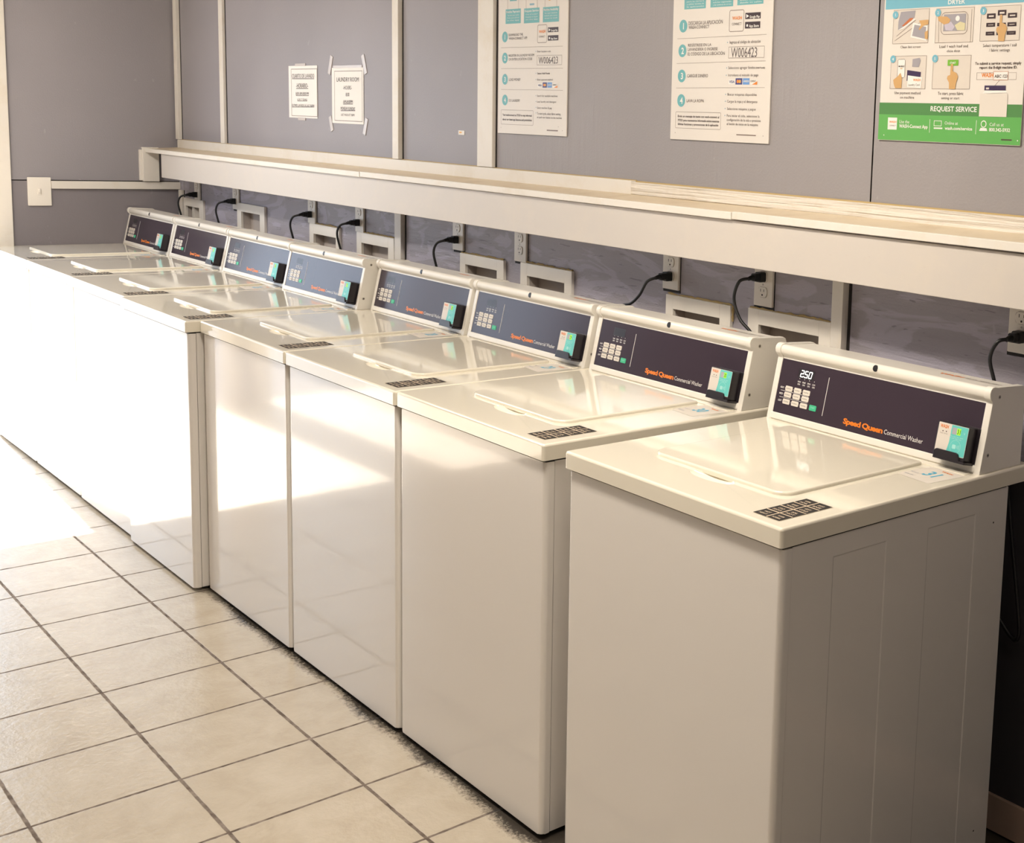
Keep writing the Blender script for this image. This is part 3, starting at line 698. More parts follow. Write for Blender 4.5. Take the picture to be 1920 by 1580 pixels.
# ------------------------------------------------------------------ notices on the back wall
WF = frame((0, YB, 0), (1, 0, 0), (0, 0, 1))
PRINT = {
'poster_en': [
 ('r', -2.1373, 1.8603, -2.0466, 1.9061, 'teal', 1),
 ('t', -2.1325, 1.8945, -2.0509, 1.9014, 'white', 2, 'Mobile Payment', 1),
 ('t', -2.1266, 1.8848, -2.0563, 1.889, 'white', 2, 'Tap into your wallet', 0),
 ('t', -2.1265, 1.8767, -2.0561, 1.8809, 'white', 2, 'from your phone', 0),
 ('t', -2.1263, 1.8686, -2.056, 1.8728, 'white', 2, 'in the app', 0),
 ('l', -2.1247, 1.9062, -2.1259, 1.9716, 'ink2', 1, 0.0012),
 ('l', -2.0601, 1.9037, -2.0614, 1.9684, 'ink2', 1, 0.0012),
 ('r', -2.0272, 1.8589, -1.9383, 1.9047, 'teal', 1),
 ('t', -2.0226, 1.8934, -1.9423, 1.9001, 'white', 2, 'Request Service', 1),
 ('t', -2.0168, 1.8838, -1.9475, 1.8879, 'white', 2, 'Out of order?', 0),
 ('t', -2.0167, 1.8759, -1.9473, 1.88, 'white', 2, 'Request a repair', 0),
 ('t', -2.0165, 1.868, -1.9471, 1.8721, 'white', 2, 'on the app', 0),
 ('l', -2.0151, 1.9048, -2.0164, 1.9662, 'ink2', 1, 0.0012),
 ('l', -1.9512, 1.9023, -1.9526, 1.963, 'ink2', 1, 0.0012),
 ('r', -1.9185, 1.8584, -1.8292, 1.9044, 'teal', 1),
 ('t', -1.914, 1.8933, -1.8331, 1.9, 'white', 2, 'Machine Availability', 1),
 ('t', -1.9085, 1.8839, -1.838, 1.888, 'white', 2, 'See open machines', 0),
 ('t', -1.9083, 1.8762, -1.8378, 1.8802, 'white', 2, 'before you come', 0),
 ('t', -1.9081, 1.8684, -1.8376, 1.8724, 'white', 2, 'down to wash', 0),
 ('l', -1.9068, 1.9045, -1.9082, 1.9607, 'ink2', 1, 0.0012),
 ('l', -1.8417, 1.9019, -1.8432, 1.9575, 'ink2', 1, 0.0012),
 ('r', -2.1122, 1.9309, -2.0709, 1.9413, 'teal', 1),
 ('r', -1.9945, 1.9133, -1.9683, 1.9191, 'slate', 1),
 ('r', -1.8873, 1.9232, -1.8768, 1.9283, 'gold', 1),
 ('c', -2.1404, 1.8193, 0.0172, 0, 'teal', 1),
 ('t', -2.1461, 1.8119, -2.1334, 1.827, 'white', 2, '1', 1),
 ('c', -2.1393, 1.7521, 0.0172, 0, 'teal', 1),
 ('t', -2.145, 1.7446, -2.1322, 1.7598, 'white', 2, '2', 1),
 ('c', -2.1381, 1.6841, 0.0172, 0, 'teal', 1),
 ('t', -2.1438, 1.6765, -2.131, 1.6917, 'white', 2, '3', 1),
 ('c', -2.137, 1.6179, 0.0172, 0, 'teal', 1),
 ('t', -2.1427, 1.6102, -2.1299, 1.6254, 'white', 2, '4', 1),
 ('t', -2.1157, 1.8211, -2.0327, 1.8289, 'ink', 2, 'DOWNLOAD THE', 0),
 ('t', -2.1155, 1.8094, -2.0069, 1.8175, 'ink', 2, 'WASH-CONNECT APP', 0),
 ('o', -1.9484, 1.796, -1.8944, 1.8518, 'ink2', 1, 0.0016, 0.006),
 ('t', -1.9398, 1.8266, -1.9023, 1.8353, 'orange', 2, 'WASH', 1),
 ('t', -1.9394, 1.8127, -1.9041, 1.8182, 'ink', 2, 'CONNECT', 0),
 ('r', -1.8894, 1.8273, -1.8313, 1.8422, 'black', 1),
 ('r', -1.8888, 1.802, -1.8306, 1.8178, 'black', 1),
 ('t', -1.8717, 1.8297, -1.8351, 1.8357, 'white', 2, 'Google Play', 1),
 ('p', [(-1.8846, 1.8395), (-1.8739, 1.8346), (-1.8843, 1.8297)], 0, 0, 0, 'white', 2),
 ('t', -1.8726, 1.8051, -1.8365, 1.8111, 'white', 2, 'App Store', 1),
 ('c', -1.8796, 1.8095, 0.0035, 0, 'white', 2),
 ('l', -2.1631, 1.7857, -1.8055, 1.7834, 'ink2', 1, 0.0008),
 ('l', -2.162, 1.7185, -1.8036, 1.7173, 'ink2', 1, 0.0008),
 ('l', -2.1609, 1.6515, -1.8018, 1.6504, 'ink2', 1, 0.0008),
 ('t', -2.1157, 1.756, -1.9652, 1.7632, 'ink', 2, 'REGISTER IN LAUNDRY ROOM', 0),
 ('t', -2.1155, 1.744, -1.9769, 1.7515, 'ink', 2, 'OR ENTER LOCATION CODE', 0),
 ('t', -1.9476, 1.7669, -1.8717, 1.7727, 'ink', 2, 'Enter location code', 0),
 ('o', -1.9495, 1.7277, -1.8098, 1.7576, 'ink2', 1, 0.0009, 0),
 ('t', -1.9397, 1.7318, -1.8315, 1.7528, 'pen', 2, 'W006423', 0),
 ('t', -2.1132, 1.6792, -2.0438, 1.6874, 'ink', 2, 'LOAD MONEY', 0),
 ('t', -1.946, 1.6996, -1.8747, 1.7049, 'ink', 2, 'Select Add Funds', 1),
 ('t', -1.9456, 1.6803, -1.8584, 1.6856, 'ink', 2, 'Enter payment method', 0),
 ('r', -1.9426, 1.6589, -1.9183, 1.6706, 'white', 1),
 ('t', -1.9403, 1.6627, -1.9197, 1.6683, 'navy', 2, 'VISA', 1),
 ('r', -1.9146, 1.6581, -1.8906, 1.6744, 'navy', 1),
 ('c', -1.9064, 1.6663, 0.0042, 0, 'orange', 2),
 ('c', -1.8989, 1.6663, 0.0042, 0, 'gold', 3),
 ('r', -1.8879, 1.6582, -1.8625, 1.6744, 'blue', 1),
 ('t', -1.8855, 1.664, -1.8643, 1.6692, 'white', 2, 'AMEX', 1),
 ('r', -1.8582, 1.6583, -1.832, 1.6716, 'white', 1),
 ('t', -1.8564, 1.6649, -1.836, 1.6692, 'ink', 2, 'DISC', 1),
 ('p', [(-1.8515, 1.6583), (-1.8318, 1.665), (-1.8316, 1.6583)], 0, 0, 0, 'orange', 2),
 ('t', -2.112, 1.6127, -2.0453, 1.6208, 'ink', 2, 'DO LAUNDRY', 0),
 ('t', -1.946, 1.6298, -1.8299, 1.6359, 'ink', 2, 'Search for available machines', 0),
 ('t', -1.9456, 1.6118, -1.8372, 1.6177, 'ink', 2, 'Load laundry and detergent', 0),
 ('t', -1.9452, 1.5926, -1.8615, 1.5988, 'ink', 2, 'Select machine & pay', 0),
 ('t', -1.9448, 1.5743, -1.8128, 1.5814, 'ink', 2, 'To start cycle, select fabric setting', 0),
 ('t', -1.9445, 1.5631, -1.8062, 1.5693, 'ink', 2, 'or push start button on the machine', 0),
 ('o', -2.1598, 1.5393, -1.9664, 1.5865, 'ink2', 1, 0.0009, 0.004),
 ('t', -2.1501, 1.567, -1.9748, 1.5735, 'ink', 2, 'Text washconnect to 77333 to stay informed', 1),
 ('t', -2.1499, 1.5526, -1.9745, 1.5594, 'ink', 2, 'about our latest app features and promotions', 1),
 ('r', -1.888, 1.525, -1.8261, 1.5285, 'ink2', 1),
 ('c', -2.16, 1.5291, 0.0012, 0, 'ink2', 1),
 ('c', -1.8011, 1.5276, 0.0012, 0, 'ink2', 1),
 ('c', -1.8238, 1.5389, 0.0012, 0, 'ink2', 1),
 ('c', -1.9558, 1.7699, 0.0015, 0, 'slate', 1),
 ('c', -1.9542, 1.7026, 0.0015, 0, 'slate', 1),
 ('c', -1.9538, 1.6832, 0.0015, 0, 'slate', 1),
 ('c', -1.9526, 1.6332, 0.0015, 0, 'slate', 1),
 ('c', -1.9522, 1.615, 0.0015, 0, 'slate', 1),
 ('c', -1.9518, 1.5964, 0.0015, 0, 'slate', 1),
 ('c', -1.9514, 1.5793, 0.0015, 0, 'slate', 1),
],
'poster_es': [
 ('r', -1.2183, 1.8703, -1.1271, 1.9142, 'teal', 1),
 ('t', -1.2079, 1.8887, -1.1349, 1.8924, 'white', 2, 'para tu cartera', 0),
 ('t', -1.2075, 1.8817, -1.1346, 1.8853, 'white', 2, 'y utilizar tarjetas de', 0),
 ('t', -1.2072, 1.8746, -1.1343, 1.8783, 'white', 2, 'la aplicación', 0),
 ('r', -1.1078, 1.8711, -1.0155, 1.914, 'teal', 1),
 ('t', -1.0977, 1.8891, -1.0228, 1.8927, 'white', 2, '¿Fuera de servicio?', 0),
 ('t', -1.0974, 1.8822, -1.0225, 1.8858, 'white', 2, 'solicitar reparación', 0),
 ('t', -1.097, 1.8753, -1.0222, 1.8789, 'white', 2, 'y dar asistencia de servicio', 0),
 ('r', -0.9991, 1.8725, -0.8981, 1.9149, 'teal', 1),
 ('t', -0.9893, 1.8901, -0.905, 1.8936, 'white', 2, 'máquinas libres', 0),
 ('t', -0.9889, 1.8833, -0.9046, 1.8868, 'white', 2, 'antes de bajar', 0),
 ('t', -0.9886, 1.8766, -0.9043, 1.8801, 'white', 2, 'desde su salón', 0),
 ('c', -1.2207, 1.826, 0.0172, 0, 'teal', 1),
 ('t', -1.2255, 1.8177, -1.2135, 1.8346, 'white', 2, '1', 1),
 ('c', -1.2216, 1.7598, 0.0172, 0, 'teal', 1),
 ('t', -1.2263, 1.7514, -1.2144, 1.7683, 'white', 2, '2', 1),
 ('c', -1.2215, 1.6919, 0.0172, 0, 'teal', 1),
 ('t', -1.2263, 1.6834, -1.2143, 1.7004, 'white', 2, '3', 1),
 ('c', -1.2211, 1.6255, 0.0172, 0, 'teal', 1),
 ('t', -1.2259, 1.6169, -1.2139, 1.6339, 'white', 2, '4', 1),
 ('t', -1.1979, 1.8279, -1.0552, 1.8376, 'ink', 2, 'DESCARGA LA APLICACIÓN', 0),
 ('t', -1.1974, 1.8175, -1.1103, 1.8258, 'ink', 2, 'WASH-CONNECT', 0),
 ('o', -1.029, 1.805, -0.9707, 1.861, 'ink2', 1, 0.0016, 0.006),
 ('t', -1.0172, 1.836, -0.9787, 1.8445, 'orange', 2, 'WASH', 1),
 ('t', -1.0176, 1.8217, -0.9795, 1.8282, 'ink', 2, 'CONNECT', 0),
 ('r', -0.9658, 1.836, -0.9064, 1.8519, 'black', 1),
 ('r', -0.9657, 1.8121, -0.907, 1.8288, 'black', 1),
 ('t', -0.9483, 1.8381, -0.9094, 1.8446, 'white', 2, 'Google Play', 1),
 ('p', [(-0.9622, 1.8488), (-0.9512, 1.8434), (-0.9616, 1.8386)], 0, 0, 0, 'white', 2),
 ('t', -0.9497, 1.8149, -0.9119, 1.8218, 'white', 2, 'App Store', 1),
 ('c', -0.9568, 1.8196, 0.0035, 0, 'white', 2),
 ('l', -1.2453, 1.7925, -0.8811, 1.7952, 'ink2', 1, 0.0008),
 ('l', -1.2454, 1.7257, -0.8811, 1.729, 'ink2', 1, 0.0008),
 ('l', -1.2446, 1.6592, -0.8812, 1.6616, 'ink2', 1, 0.0008),
 ('t', -1.1974, 1.7704, -1.0995, 1.7777, 'ink', 2, 'REGÍSTRESE EN LA', 0),
 ('t', -1.1977, 1.7589, -1.0727, 1.7667, 'ink', 2, 'LAVANDERÍA O INGRESE', 0),
 ('t', -1.198, 1.7465, -1.0433, 1.7549, 'ink', 2, 'EL CÓDIGO DE LA UBICACIÓN', 0),
 ('t', -1.0239, 1.7749, -0.9033, 1.7825, 'ink', 2, 'Ingrese el código de ubicación', 0),
 ('o', -1.0278, 1.737, -0.8875, 1.7667, 'ink2', 1, 0.001, 0),
 ('t', -1.0173, 1.7392, -0.9153, 1.764, 'pen', 2, 'W006423', 0),
 ('t', -1.1975, 1.6881, -1.1091, 1.6965, 'ink', 2, 'CARGUE DINERO', 0),
 ('t', -1.0265, 1.7093, -0.9201, 1.7157, 'ink', 2, 'Seleccione agregar fondos', 0),
 ('t', -0.9175, 1.7098, -0.8827, 1.714, 'ink', 2, '(Add Funds)', 1),
 ('t', -1.0255, 1.6902, -0.907, 1.6966, 'ink', 2, 'Introduzca el método de pago', 0),
 ('r', -1.0235, 1.6696, -0.9987, 1.6816, 'white', 1),
 ('t', -1.0211, 1.6732, -0.9994, 1.6798, 'navy', 2, 'VISA', 1),
 ('r', -0.9958, 1.6689, -0.9693, 1.6853, 'navy', 1),
 ('c', -0.9867, 1.677, 0.0046, 0, 'orange', 2),
 ('c', -0.9782, 1.677, 0.0046, 0, 'gold', 3),
 ('r', -0.967, 1.6689, -0.9409, 1.6853, 'blue', 1),
 ('t', -0.9642, 1.6752, -0.9423, 1.6802, 'white', 2, 'AMEX', 1),
 ('r', -0.9377, 1.669, -0.9111, 1.6822, 'white', 1),
 ('t', -0.9358, 1.6757, -0.9146, 1.6802, 'ink', 2, 'DISC', 1),
 ('p', [(-0.9305, 1.669), (-0.9109, 1.6772), (-0.9104, 1.669)], 0, 0, 0, 'orange', 2),
 ('t', -1.197, 1.6212, -1.1232, 1.6294, 'ink', 2, 'LAVA LA ROPA', 0),
 ('t', -1.0261, 1.6402, -0.9108, 1.6466, 'ink', 2, 'Buscar máquinas disponibles', 0),
 ('t', -1.0272, 1.6221, -0.9072, 1.6287, 'ink', 2, 'Cargue la ropa y el detergente', 0),
 ('t', -1.0262, 1.6029, -0.9126, 1.6093, 'ink', 2, 'Seleccione máquina y pague', 0),
 ('t', -1.0265, 1.5849, -0.897, 1.5913, 'ink', 2, 'Para iniciar el ciclo, seleccione la', 0),
 ('t', -1.0259, 1.5739, -0.8915, 1.5803, 'ink', 2, 'configuración de la tela o presione', 0),
 ('t', -1.0254, 1.5633, -0.9015, 1.5697, 'ink', 2, 'el botón de inicio en la máquina', 0),
 ('o', -1.244, 1.5499, -1.0507, 1.595, 'ink2', 1, 0.0009, 0.004),
 ('t', -1.2338, 1.5802, -1.0573, 1.586, 'ink', 2, 'Envíe un mensaje de texto con wash-connect al', 1),
 ('t', -1.2333, 1.5692, -1.0567, 1.5751, 'ink', 2, '77333 para mantenerse informado sobre nuestras', 1),
 ('t', -1.2328, 1.5587, -1.0595, 1.5646, 'ink', 2, 'últimas funciones y promociones de la aplicación', 1),
 ('r', -0.9855, 1.5375, -0.9085, 1.5403, 'ink2', 1),
 ('c', -1.2436, 1.5372, 0.0012, 0, 'ink2', 1),
 ('c', -0.8811, 1.5385, 0.0012, 0, 'ink2', 1),
 ('c', -1.0331, 1.7782, 0.0016, 0, 'slate', 1),
 ('c', -1.0333, 1.7122, 0.0016, 0, 'slate', 1),
 ('c', -1.0339, 1.6931, 0.0016, 0, 'slate', 1),
 ('c', -1.0342, 1.6432, 0.0016, 0, 'slate', 1),
 ('c', -1.0345, 1.6253, 0.0016, 0, 'slate', 1),
 ('c', -1.0343, 1.6061, 0.0016, 0, 'slate', 1),
 ('c', -1.0342, 1.5881, 0.0016, 0, 'slate', 1),
],
'poster_dryer': [
 ('r', -0.4745, 1.841, -0.068, 2.16, 'sky', 1),
 ('t', -0.2876, 1.8452, -0.2396, 1.8545, 'white', 2, 'DRYER', 1),
 ('r', -0.4479, 1.7622, -0.34, 1.8385, 'printgrey', 1),
 ('o', -0.4479, 1.7622, -0.34, 1.8385, 'ink2', 2, 0.0007, 0),
 ('r', -0.3201, 1.7614, -0.2121, 1.8368, 'printgrey', 1),
 ('o', -0.3201, 1.7614, -0.2121, 1.8368, 'ink2', 2, 0.0007, 0),
 ('r', -0.1929, 1.7624, -0.087, 1.8361, 'printgrey', 1),
 ('o', -0.1929, 1.7624, -0.087, 1.8361, 'ink2', 2, 0.0007, 0),
 ('r', -0.449, 1.6599, -0.3415, 1.7345, 'printgrey', 1),
 ('o', -0.449, 1.6599, -0.3415, 1.7345, 'ink2', 2, 0.0007, 0),
 ('r', -0.3215, 1.66, -0.2135, 1.7338, 'printgrey', 1),
 ('o', -0.3215, 1.66, -0.2135, 1.7338, 'ink2', 2, 0.0007, 0),
 ('c', -0.4418, 1.8275, 0.0085, 0, 'sky', 5),
 ('t', -0.4441, 1.8244, -0.4388, 1.8308, 'white', 6, '1', 1),
 ('c', -0.3144, 1.8278, 0.0085, 0, 'sky', 5),
 ('t', -0.3165, 1.8248, -0.3115, 1.831, 'white', 6, '2', 1),
 ('c', -0.1867, 1.8273, 0.0085, 0, 'sky', 5),
 ('t', -0.1887, 1.8244, -0.184, 1.8304, 'white', 6, '3', 1),
 ('c', -0.4428, 1.7277, 0.0085, 0, 'sky', 5),
 ('t', -0.4451, 1.7245, -0.4398, 1.731, 'white', 6, '4', 1),
 ('c', -0.316, 1.7273, 0.0085, 0, 'sky', 5),
 ('t', -0.3182, 1.7241, -0.3131, 1.7304, 'white', 6, '5', 1),
 ('p', [(-0.4323, 1.7929), (-0.432, 1.8123), (-0.4257, 1.8337), (-0.3813, 1.8354), (-0.3847, 1.8187), (-0.4067, 1.8047)], 0, 0, 0, 'drum', 3),
 ('p', [(-0.4323, 1.7929), (-0.4067, 1.8047), (-0.3847, 1.8187), (-0.3799, 1.8151), (-0.4154, 1.7959), (-0.4307, 1.7929)], 0, 0, 0, 'white', 4),
 ('l', -0.436, 1.7793, -0.3798, 1.814, 'ink2', 3, 0.0008),
 ('l', -0.441, 1.7691, -0.3673, 1.808, 'ink2', 3, 0.0008),
 ('p', [(-0.387, 1.8086), (-0.3427, 1.8005), (-0.3448, 1.7669), (-0.393, 1.776)], 0, 0, 0, 'white', 4),
 ('p', [(-0.3821, 1.8039), (-0.347, 1.7977), (-0.349, 1.7715), (-0.388, 1.7792)], 0, 0, 0, 'drum', 5),
 ('p', [(-0.3691, 1.8125), (-0.3412, 1.8138), (-0.3405, 1.8038), (-0.3547, 1.8008), (-0.3661, 1.7911), (-0.3693, 1.7934), (-0.3624, 1.8033)], 0, 0, 0, 'skin', 6),
 ('p', [(-0.3506, 1.7862), (-0.3414, 1.7904), (-0.3405, 1.7702), (-0.349, 1.7715)], 0, 0, 0, 'skin', 6),
 ('p', [(-0.397, 1.8191), (-0.3863, 1.8192), (-0.392, 1.8133), (-0.4157, 1.8011), (-0.4204, 1.8022)], 0, 0, 0, 'rust', 5),
 ('o', -0.3047, 1.7793, -0.2284, 1.8281, 'ink2', 3, 0.001, 0.012),
 ('r', -0.2971, 1.7869, -0.2343, 1.8234, 'drum', 3),
 ('p', [(-0.2957, 1.8046), (-0.2756, 1.8072), (-0.2647, 1.7959), (-0.2712, 1.7873), (-0.2902, 1.789)], 0, 0, 0, 'lilac', 4),
 ('p', [(-0.2649, 1.7992), (-0.2497, 1.8064), (-0.2352, 1.8027), (-0.2355, 1.7874), (-0.2569, 1.788)], 0, 0, 0, 'butter', 4),
 ('c', -0.2574, 1.8136, 0.006, 0, 'white', 4),
 ('p', [(-0.3144, 1.8196), (-0.288, 1.8187), (-0.2774, 1.8117), (-0.2811, 1.8041), (-0.2955, 1.8013), (-0.3123, 1.8106)], 0, 0, 0, 'skin', 5),
 ('l', -0.3088, 1.7628, -0.3116, 1.8139, 'ink2', 3, 0.0008),
 ('l', -0.2186, 1.762, -0.2191, 1.8324, 'ink2', 3, 0.0008),
 ('r', -0.1766, 1.81, -0.1533, 1.8207, 'black', 3),
 ('r', -0.1713, 1.8135, -0.1579, 1.8167, 'printgrey', 4),
 ('r', -0.1476, 1.8158, -0.1252, 1.8271, 'black', 3),
 ('r', -0.1425, 1.8192, -0.1298, 1.8231, 'printgrey', 4),
 ('r', -0.1205, 1.81, -0.0966, 1.8201, 'black', 3),
 ('r', -0.1154, 1.8134, -0.101, 1.8162, 'printgrey', 4),
 ('r', -0.177, 1.7927, -0.1532, 1.8012, 'black', 3),
 ('r', -0.1718, 1.7962, -0.1578, 1.7972, 'printgrey', 4),
 ('r', -0.1477, 1.7931, -0.1248, 1.8003, 'black', 3),
 ('r', -0.1426, 1.7965, -0.1293, 1.7963, 'printgrey', 4),
 ('r', -0.1203, 1.7922, -0.0969, 1.8007, 'black', 3),
 ('r', -0.1152, 1.7957, -0.1014, 1.7968, 'printgrey', 4),
 ('r', -0.1772, 1.7746, -0.1536, 1.7826, 'black', 3),
 ('r', -0.172, 1.7782, -0.1583, 1.7786, 'printgrey', 4),
 ('r', -0.1482, 1.7747, -0.1261, 1.7824, 'black', 3),
 ('r', -0.1431, 1.7783, -0.1306, 1.7785, 'printgrey', 4),
 ('r', -0.1208, 1.7747, -0.0973, 1.7825, 'black', 3),
 ('r', -0.1156, 1.7782, -0.1018, 1.7786, 'printgrey', 4),
 ('p', [(-0.1409, 1.8172), (-0.135, 1.817), (-0.1348, 1.8009), (-0.1245, 1.7965), (-0.1199, 1.7883), (-0.1242, 1.7754), (-0.1258, 1.7613), (-0.142, 1.7617), (-0.1431, 1.7759), (-0.1493, 1.7851), (-0.1476, 1.7912), (-0.1412, 1.793)], 0, 0, 0, 'skin', 6),
 ('p', [(-0.2688, 1.7149), (-0.2624, 1.7149), (-0.2624, 1.699), (-0.2515, 1.6949), (-0.2466, 1.687), (-0.2513, 1.674), (-0.2532, 1.6601), (-0.2706, 1.66), (-0.2716, 1.674), (-0.2781, 1.683), (-0.2762, 1.689), (-0.2694, 1.691)], 0, 0, 0, 'skin', 6),
 ('r', -0.2788, 1.7113, -0.2484, 1.7241, 'lime', 4),
 ('t', -0.2723, 1.7152, -0.255, 1.7196, 'white', 5, 'START', 1),
 ('r', -0.4278, 1.6849, -0.4044, 1.7275, 'white', 3),
 ('o', -0.4278, 1.6849, -0.4044, 1.7275, 'ink2', 4, 0.001, 0.004),
 ('t', -0.4243, 1.7095, -0.4069, 1.713, 'ink', 5, 'MOBILE', 1),
 ('t', -0.419, 1.7047, -0.4115, 1.7074, 'gold', 5, 'PAY', 1),
 ('p', [(-0.4387, 1.6803), (-0.4251, 1.6884), (-0.4172, 1.6964), (-0.4123, 1.6849), (-0.4123, 1.6619), (-0.4317, 1.6618), (-0.4365, 1.6711)], 0, 0, 0, 'skin', 6),
 ('p', [(-0.3829, 1.727), (-0.3617, 1.7296), (-0.3582, 1.7233), (-0.3633, 1.7086), (-0.3832, 1.7099)], 0, 0, 0, 'drum', 3),
 ('p', [(-0.3974, 1.7025), (-0.3558, 1.6979), (-0.3563, 1.6875), (-0.3979, 1.678)], 0, 0, 0, 'indigo', 3),
 ('p', [(-0.3948, 1.6906), (-0.3517, 1.6859), (-0.3539, 1.6616), (-0.3951, 1.6638)], 0, 0, 0, 'white', 4),
 ('t', -0.3779, 1.6775, -0.3556, 1.683, 'orange', 5, 'WASH', 1),
 ('t', -0.3916, 1.667, -0.3579, 1.6716, 'ink', 5, 'Laundry Card', 0),
 ('t', -0.4223, 1.752, -0.3608, 1.7572, 'ink', 2, 'Clean lint screen', 0),
 ('t', -0.3059, 1.7507, -0.225, 1.7568, 'ink', 2, 'Load 1 wash load and', 0),
 ('t', -0.2838, 1.7408, -0.2456, 1.7464, 'ink', 2, 'close door', 0),
 ('t', -0.1828, 1.7502, -0.0936, 1.7565, 'ink', 2, 'Select temperature / soil', 0),
 ('t', -0.1655, 1.7402, -0.1102, 1.7462, 'ink', 2, '/ fabric settings', 0),
 ('t', -0.4339, 1.6479, -0.3545, 1.6542, 'ink', 2, 'Use payment method', 0),
 ('t', -0.416, 1.6381, -0.373, 1.6439, 'ink', 2, 'on machine', 0),
 ('t', -0.3028, 1.6474, -0.2293, 1.6539, 'ink', 2, 'To start, press fabric', 0),
 ('t', -0.2924, 1.6377, -0.2401, 1.6433, 'ink', 2, 'setting or start', 0),
 ('t', -0.2017, 1.7125, -0.0775, 1.7184, 'ink', 2, 'To submit a service request, simply', 1),
 ('t', -0.189, 1.7038, -0.0874, 1.7096, 'ink', 2, 'report the 8-digit machine ID.', 1),
 ('o', -0.1956, 1.6805, -0.0886, 1.6957, 'ink2', 1, 0.0006, 0),
 ('t', -0.1821, 1.6861, -0.1504, 1.6948, 'orange', 2, 'WASH', 1),
 ('r', -0.1499, 1.6796, -0.1101, 1.6981, 'white', 2),
 ('o', -0.1499, 1.6796, -0.1101, 1.6981, 'rust', 3, 0.0008, 0),
 ('t', -0.1464, 1.6847, -0.1118, 1.6912, 'ink', 3, 'ABC 123', 1),
 ('l', -0.1329, 1.6789, -0.1443, 1.6682, 'ink2', 2, 0.0008),
 ('r', -0.479, 1.6013, -0.068, 1.6283, 'green2', 1),
 ('r', -0.479, 1.5425, -0.068, 1.6013, 'green', 1),
 ('r', -0.1718, 1.6577, -0.1145, 1.6681, 'indigo', 3),
 ('p', [(-0.1766, 1.6507), (-0.1696, 1.6573), (-0.1142, 1.6575), (-0.1075, 1.6533)], 0, 0, 0, 'white', 3),
 ('r', -0.1824, 1.6016, -0.1078, 1.6507, 'panelwhite', 4),
 ('r', -0.1673, 1.6599, -0.1591, 1.6638, 'printgrey', 4),
 ('t', -0.3217, 1.6111, -0.1894, 1.622, 'white', 2, 'REQUEST SERVICE', 1),
 ('r', -0.4496, 1.5666, -0.4212, 1.5942, 'white', 2),
 ('t', -0.4453, 1.5821, -0.4232, 1.5868, 'orange', 3, 'WASH', 1),
 ('t', -0.4441, 1.5744, -0.4236, 1.5775, 'ink', 3, 'CONNECT', 0),
 ('t', -0.414, 1.5819, -0.3835, 1.5891, 'white', 2, 'Use the', 0),
 ('t', -0.4139, 1.5717, -0.3274, 1.5795, 'white', 2, 'WASH-Connect App', 1),
 ('l', -0.3218, 1.5926, -0.3215, 1.5626, 'white', 2, 0.001),
 ('o', -0.3097, 1.5777, -0.2872, 1.5901, 'white', 2, 0.0012, 0),
 ('r', -0.3092, 1.5716, -0.284, 1.5747, 'white', 2),
 ('t', -0.278, 1.5818, -0.2403, 1.5887, 'white', 2, 'Online at', 0),
 ('t', -0.2772, 1.5706, -0.199, 1.5777, 'white', 2, 'wash.com/service', 1),
 ('l', -0.1884, 1.5931, -0.189, 1.563, 'white', 2, 0.001),
 ('c', -0.1683, 1.5854, 0.0078, 0, 'white', 2),
 ('c', -0.1683, 1.5852, 0.0058, 0, 'green', 3),
 ('p', [(-0.1797, 1.5705), (-0.176, 1.5771), (-0.1599, 1.5767), (-0.1572, 1.5706)], 0, 0, 0, 'white', 2),
 ('t', -0.152, 1.5817, -0.1138, 1.5886, 'white', 2, 'Call us at', 0),
 ('t', -0.1525, 1.5703, -0.0963, 1.5777, 'white', 2, '800.342-5932', 1),
 ('r', -0.1187, 1.5518, -0.0902, 1.5546, 'ink', 2),
 ('c', -0.4603, 1.5533, 0.0014, 0, 'white', 2),
 ('c', -0.075, 1.5523, 0.0014, 0, 'white', 2),
],
'paper_es': [
 ('o', -3.8306, 1.5358, -3.5769, 1.7295, 'ink2', 1, 0.0022, 0),
 ('t', -3.821, 1.6921, -3.6045, 1.7086, 'ink', 2, 'CUARTO DE LAVADO', 0),
 ('t', -3.7806, 1.6521, -3.6634, 1.6702, 'ink', 2, '-HORARIO-', 0),
 ('t', -3.7856, 1.6225, -3.6578, 1.6346, 'ink', 2, '8:00 AM-8:00 PM', 0),
 ('t', -3.7703, 1.6002, -3.674, 1.6084, 'ink', 2, 'LOS 7 DIAS', 0),
 ('t', -3.8249, 1.5748, -3.6063, 1.5847, 'ink', 2, 'ÚLTIMO LAVADO A LAS 7:00PM', 0),
 ('l', -3.8211, 1.6889, -3.6046, 1.6885, 'ink', 1, 0.0025),
 ('l', -3.7808, 1.6489, -3.6635, 1.6493, 'ink', 1, 0.0025),
 ('l', -3.7857, 1.6198, -3.6579, 1.6207, 'ink', 1, 0.002),
 ('l', -3.7703, 1.598, -3.6741, 1.599, 'ink', 1, 0.002),
 ('l', -3.825, 1.572, -3.6064, 1.575, 'ink', 1, 0.002),
],
'paper_en': [
 ('o', -3.4163, 1.5246, -3.1721, 1.7188, 'ink2', 1, 0.0022, 0),
 ('t', -3.3943, 1.6772, -3.2011, 1.6938, 'ink', 2, 'LAUNDRY ROOM', 0),
 ('t', -3.3376, 1.6468, -3.2613, 1.6613, 'ink', 2, '-HOURS-', 0),
 ('t', -3.3144, 1.6207, -3.2827, 1.6346, 'ink', 2, '8:00', 0),
 ('t', -3.3386, 1.5931, -3.2541, 1.6061, 'ink', 2, 'AM-8:00PM', 0),
 ('t', -3.3605, 1.5669, -3.2337, 1.5799, 'ink', 2, 'MONDAY-SUNDAY', 0),
 ('t', -3.3573, 1.5446, -3.2398, 1.5535, 'ink', 2, 'LAST WASH AT 7:00PM', 0),
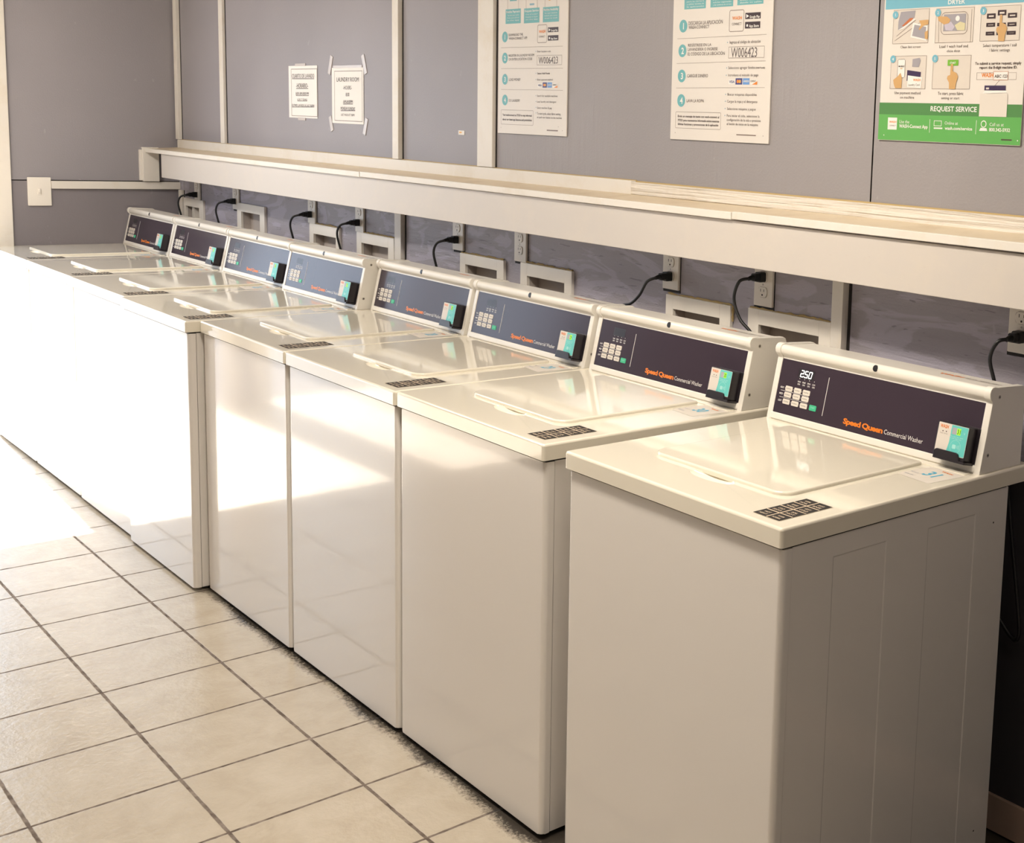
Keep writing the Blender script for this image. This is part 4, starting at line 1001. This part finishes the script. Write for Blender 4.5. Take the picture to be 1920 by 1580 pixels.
 ('l', -3.3386, 1.5906, -3.2541, 1.5916, 'ink', 1, 0.0025),
 ('l', -3.3606, 1.5643, -3.2337, 1.5663, 'ink', 1, 0.0025),
],
}

def draw(mb, items, base):
    for it in items:
        k, a, b, c, d, col, l = it[:7]; h = base+.00025*l; mt = 'p_'+col
        if k == 'r': mb.rect(WF, a, min(b, d), c, max(b, d), h, mt)
        elif k == 't': mb.text(WF, it[7], a, b, c, d, h, mt, it[8])
        elif k == 'c': mb.disc(WF, a, b, c, h, mt)
        elif k == 'l': mb.line(WF, a, b, c, d, it[7], h, mt)
        elif k == 'o': mb.outline(WF, a, min(b, d), c, max(b, d), it[7], it[8], h, mt)
        elif k == 'p':
            ar = sum(a[i-1][0]*a[i][1]-a[i][0]*a[i-1][1] for i in range(len(a)))
            mb.flat(WF, a if ar > 0 else a[::-1], h, mt)
def poster(x0, x1, z0, z1, key, lab, board='board'):
    org = ((x0+x1)/2, YB, z0)
    w = empty('instruction_poster', org, lab, 'poster')
    MB().box(x0, x1, YB-.0045, YB-.0008, z0, z1, board, .0006).build('poster_board', w, org)
    mb = MB(); draw(mb, PRINT[key], .0046); mb.build('printing', w, org)
poster(-2.181, -1.780, 1.5105, 2.13, 'poster_en', 'cream four-step laundry app poster in English, just right of the wide white batten')
poster(-1.266, -.860, 1.519, 2.14, 'poster_es', 'cream four-step laundry app poster in Spanish, with the heading DESCARGA LA APLICACIÓN')
poster(-.4785, -.0685, 1.5415, 2.16, 'poster_dryer', 'blue, cream and green DRYER instruction poster at the upper right')
def notice(x0, x1, z0, z1, key, lab, tapes, tilt=0):
    org = ((x0+x1)/2, YB, z0)
    w = empty('paper_notice', org, lab, 'notice')
    MB().box(x0, x1, YB-.0022, YB-.0008, z0, z1, 'paper').build('sheet', w, org)
    mb = MB(); draw(mb, PRINT[key], .0024); mb.build('printing', w, org)
    for (cx, cz, ww, hh, an) in tapes:
        f = frame((cx, YB, cz), (math.cos(an), 0, math.sin(an)), (-math.sin(an), 0, math.cos(an)))
        MB().extrude(f, [(-ww/2, -hh/2), (ww/2, -hh/2), (ww/2, hh/2), (-ww/2, hh/2)], .0005, .0030, 'tape').build('tape', w, org)
notice(-3.857, -3.577, 1.529, 1.742, 'paper_es', 'left paper notice headed CUARTO DE LAVADO with opening hours in Spanish', [(-3.74, 1.746, .10, .010, 0), (-3.73, 1.525, .07, .012, 0)])
notice(-3.440, -3.163, 1.515, 1.731, 'paper_en', 'paper notice headed LAUNDRY ROOM, held by tape strips at all four corners', [(-3.30, 1.735, .25, .010, 0), (-3.452, 1.742, .022, .075, -.35), (-3.155, 1.742, .022, .075, .35), (-3.45, 1.512, .022, .06, .35), (-3.148, 1.508, .022, .065, -.35)])
tag(MB().box(-2.442, -2.402, YB-.002, YB-.0004, 1.497, 1.512, 'paper').box(-2.435, -2.42, YB-.0026, YB-.0019, 1.503, 1.508, 'p_gold').build('torn_sticker', None, (-2.422, YB, 1.497)), 'scrap of torn white sticker left on the grey wall between the battens', 'sticker')

# ------------------------------------------------------------------ added ceiling lights, out of view
ll = ['added ceiling tube light, out of view, nearest the open doorway', 'added ceiling tube light, out of view, over the middle of the room', 'added ceiling tube light, out of view by the right wall, lighting the nearest washer']
for (x, y), lab in zip(LAMPS, ll):
    org = (x, y, CEIL)
    w = empty('added_ceiling_light', org, lab, 'ceiling light', 'added ceiling tube lights')
    MB().box(x-.62, x+.62, y-.15, y+.15, CEIL-.05, CEIL-.0005, 'lamp_metal', .005).build('housing', w, org)
    MB().box(x-.60, x+.60, y-.13, y+.13, CEIL-.085, CEIL-.0502, 'diffuser', .006).build('diffuser', w, org)
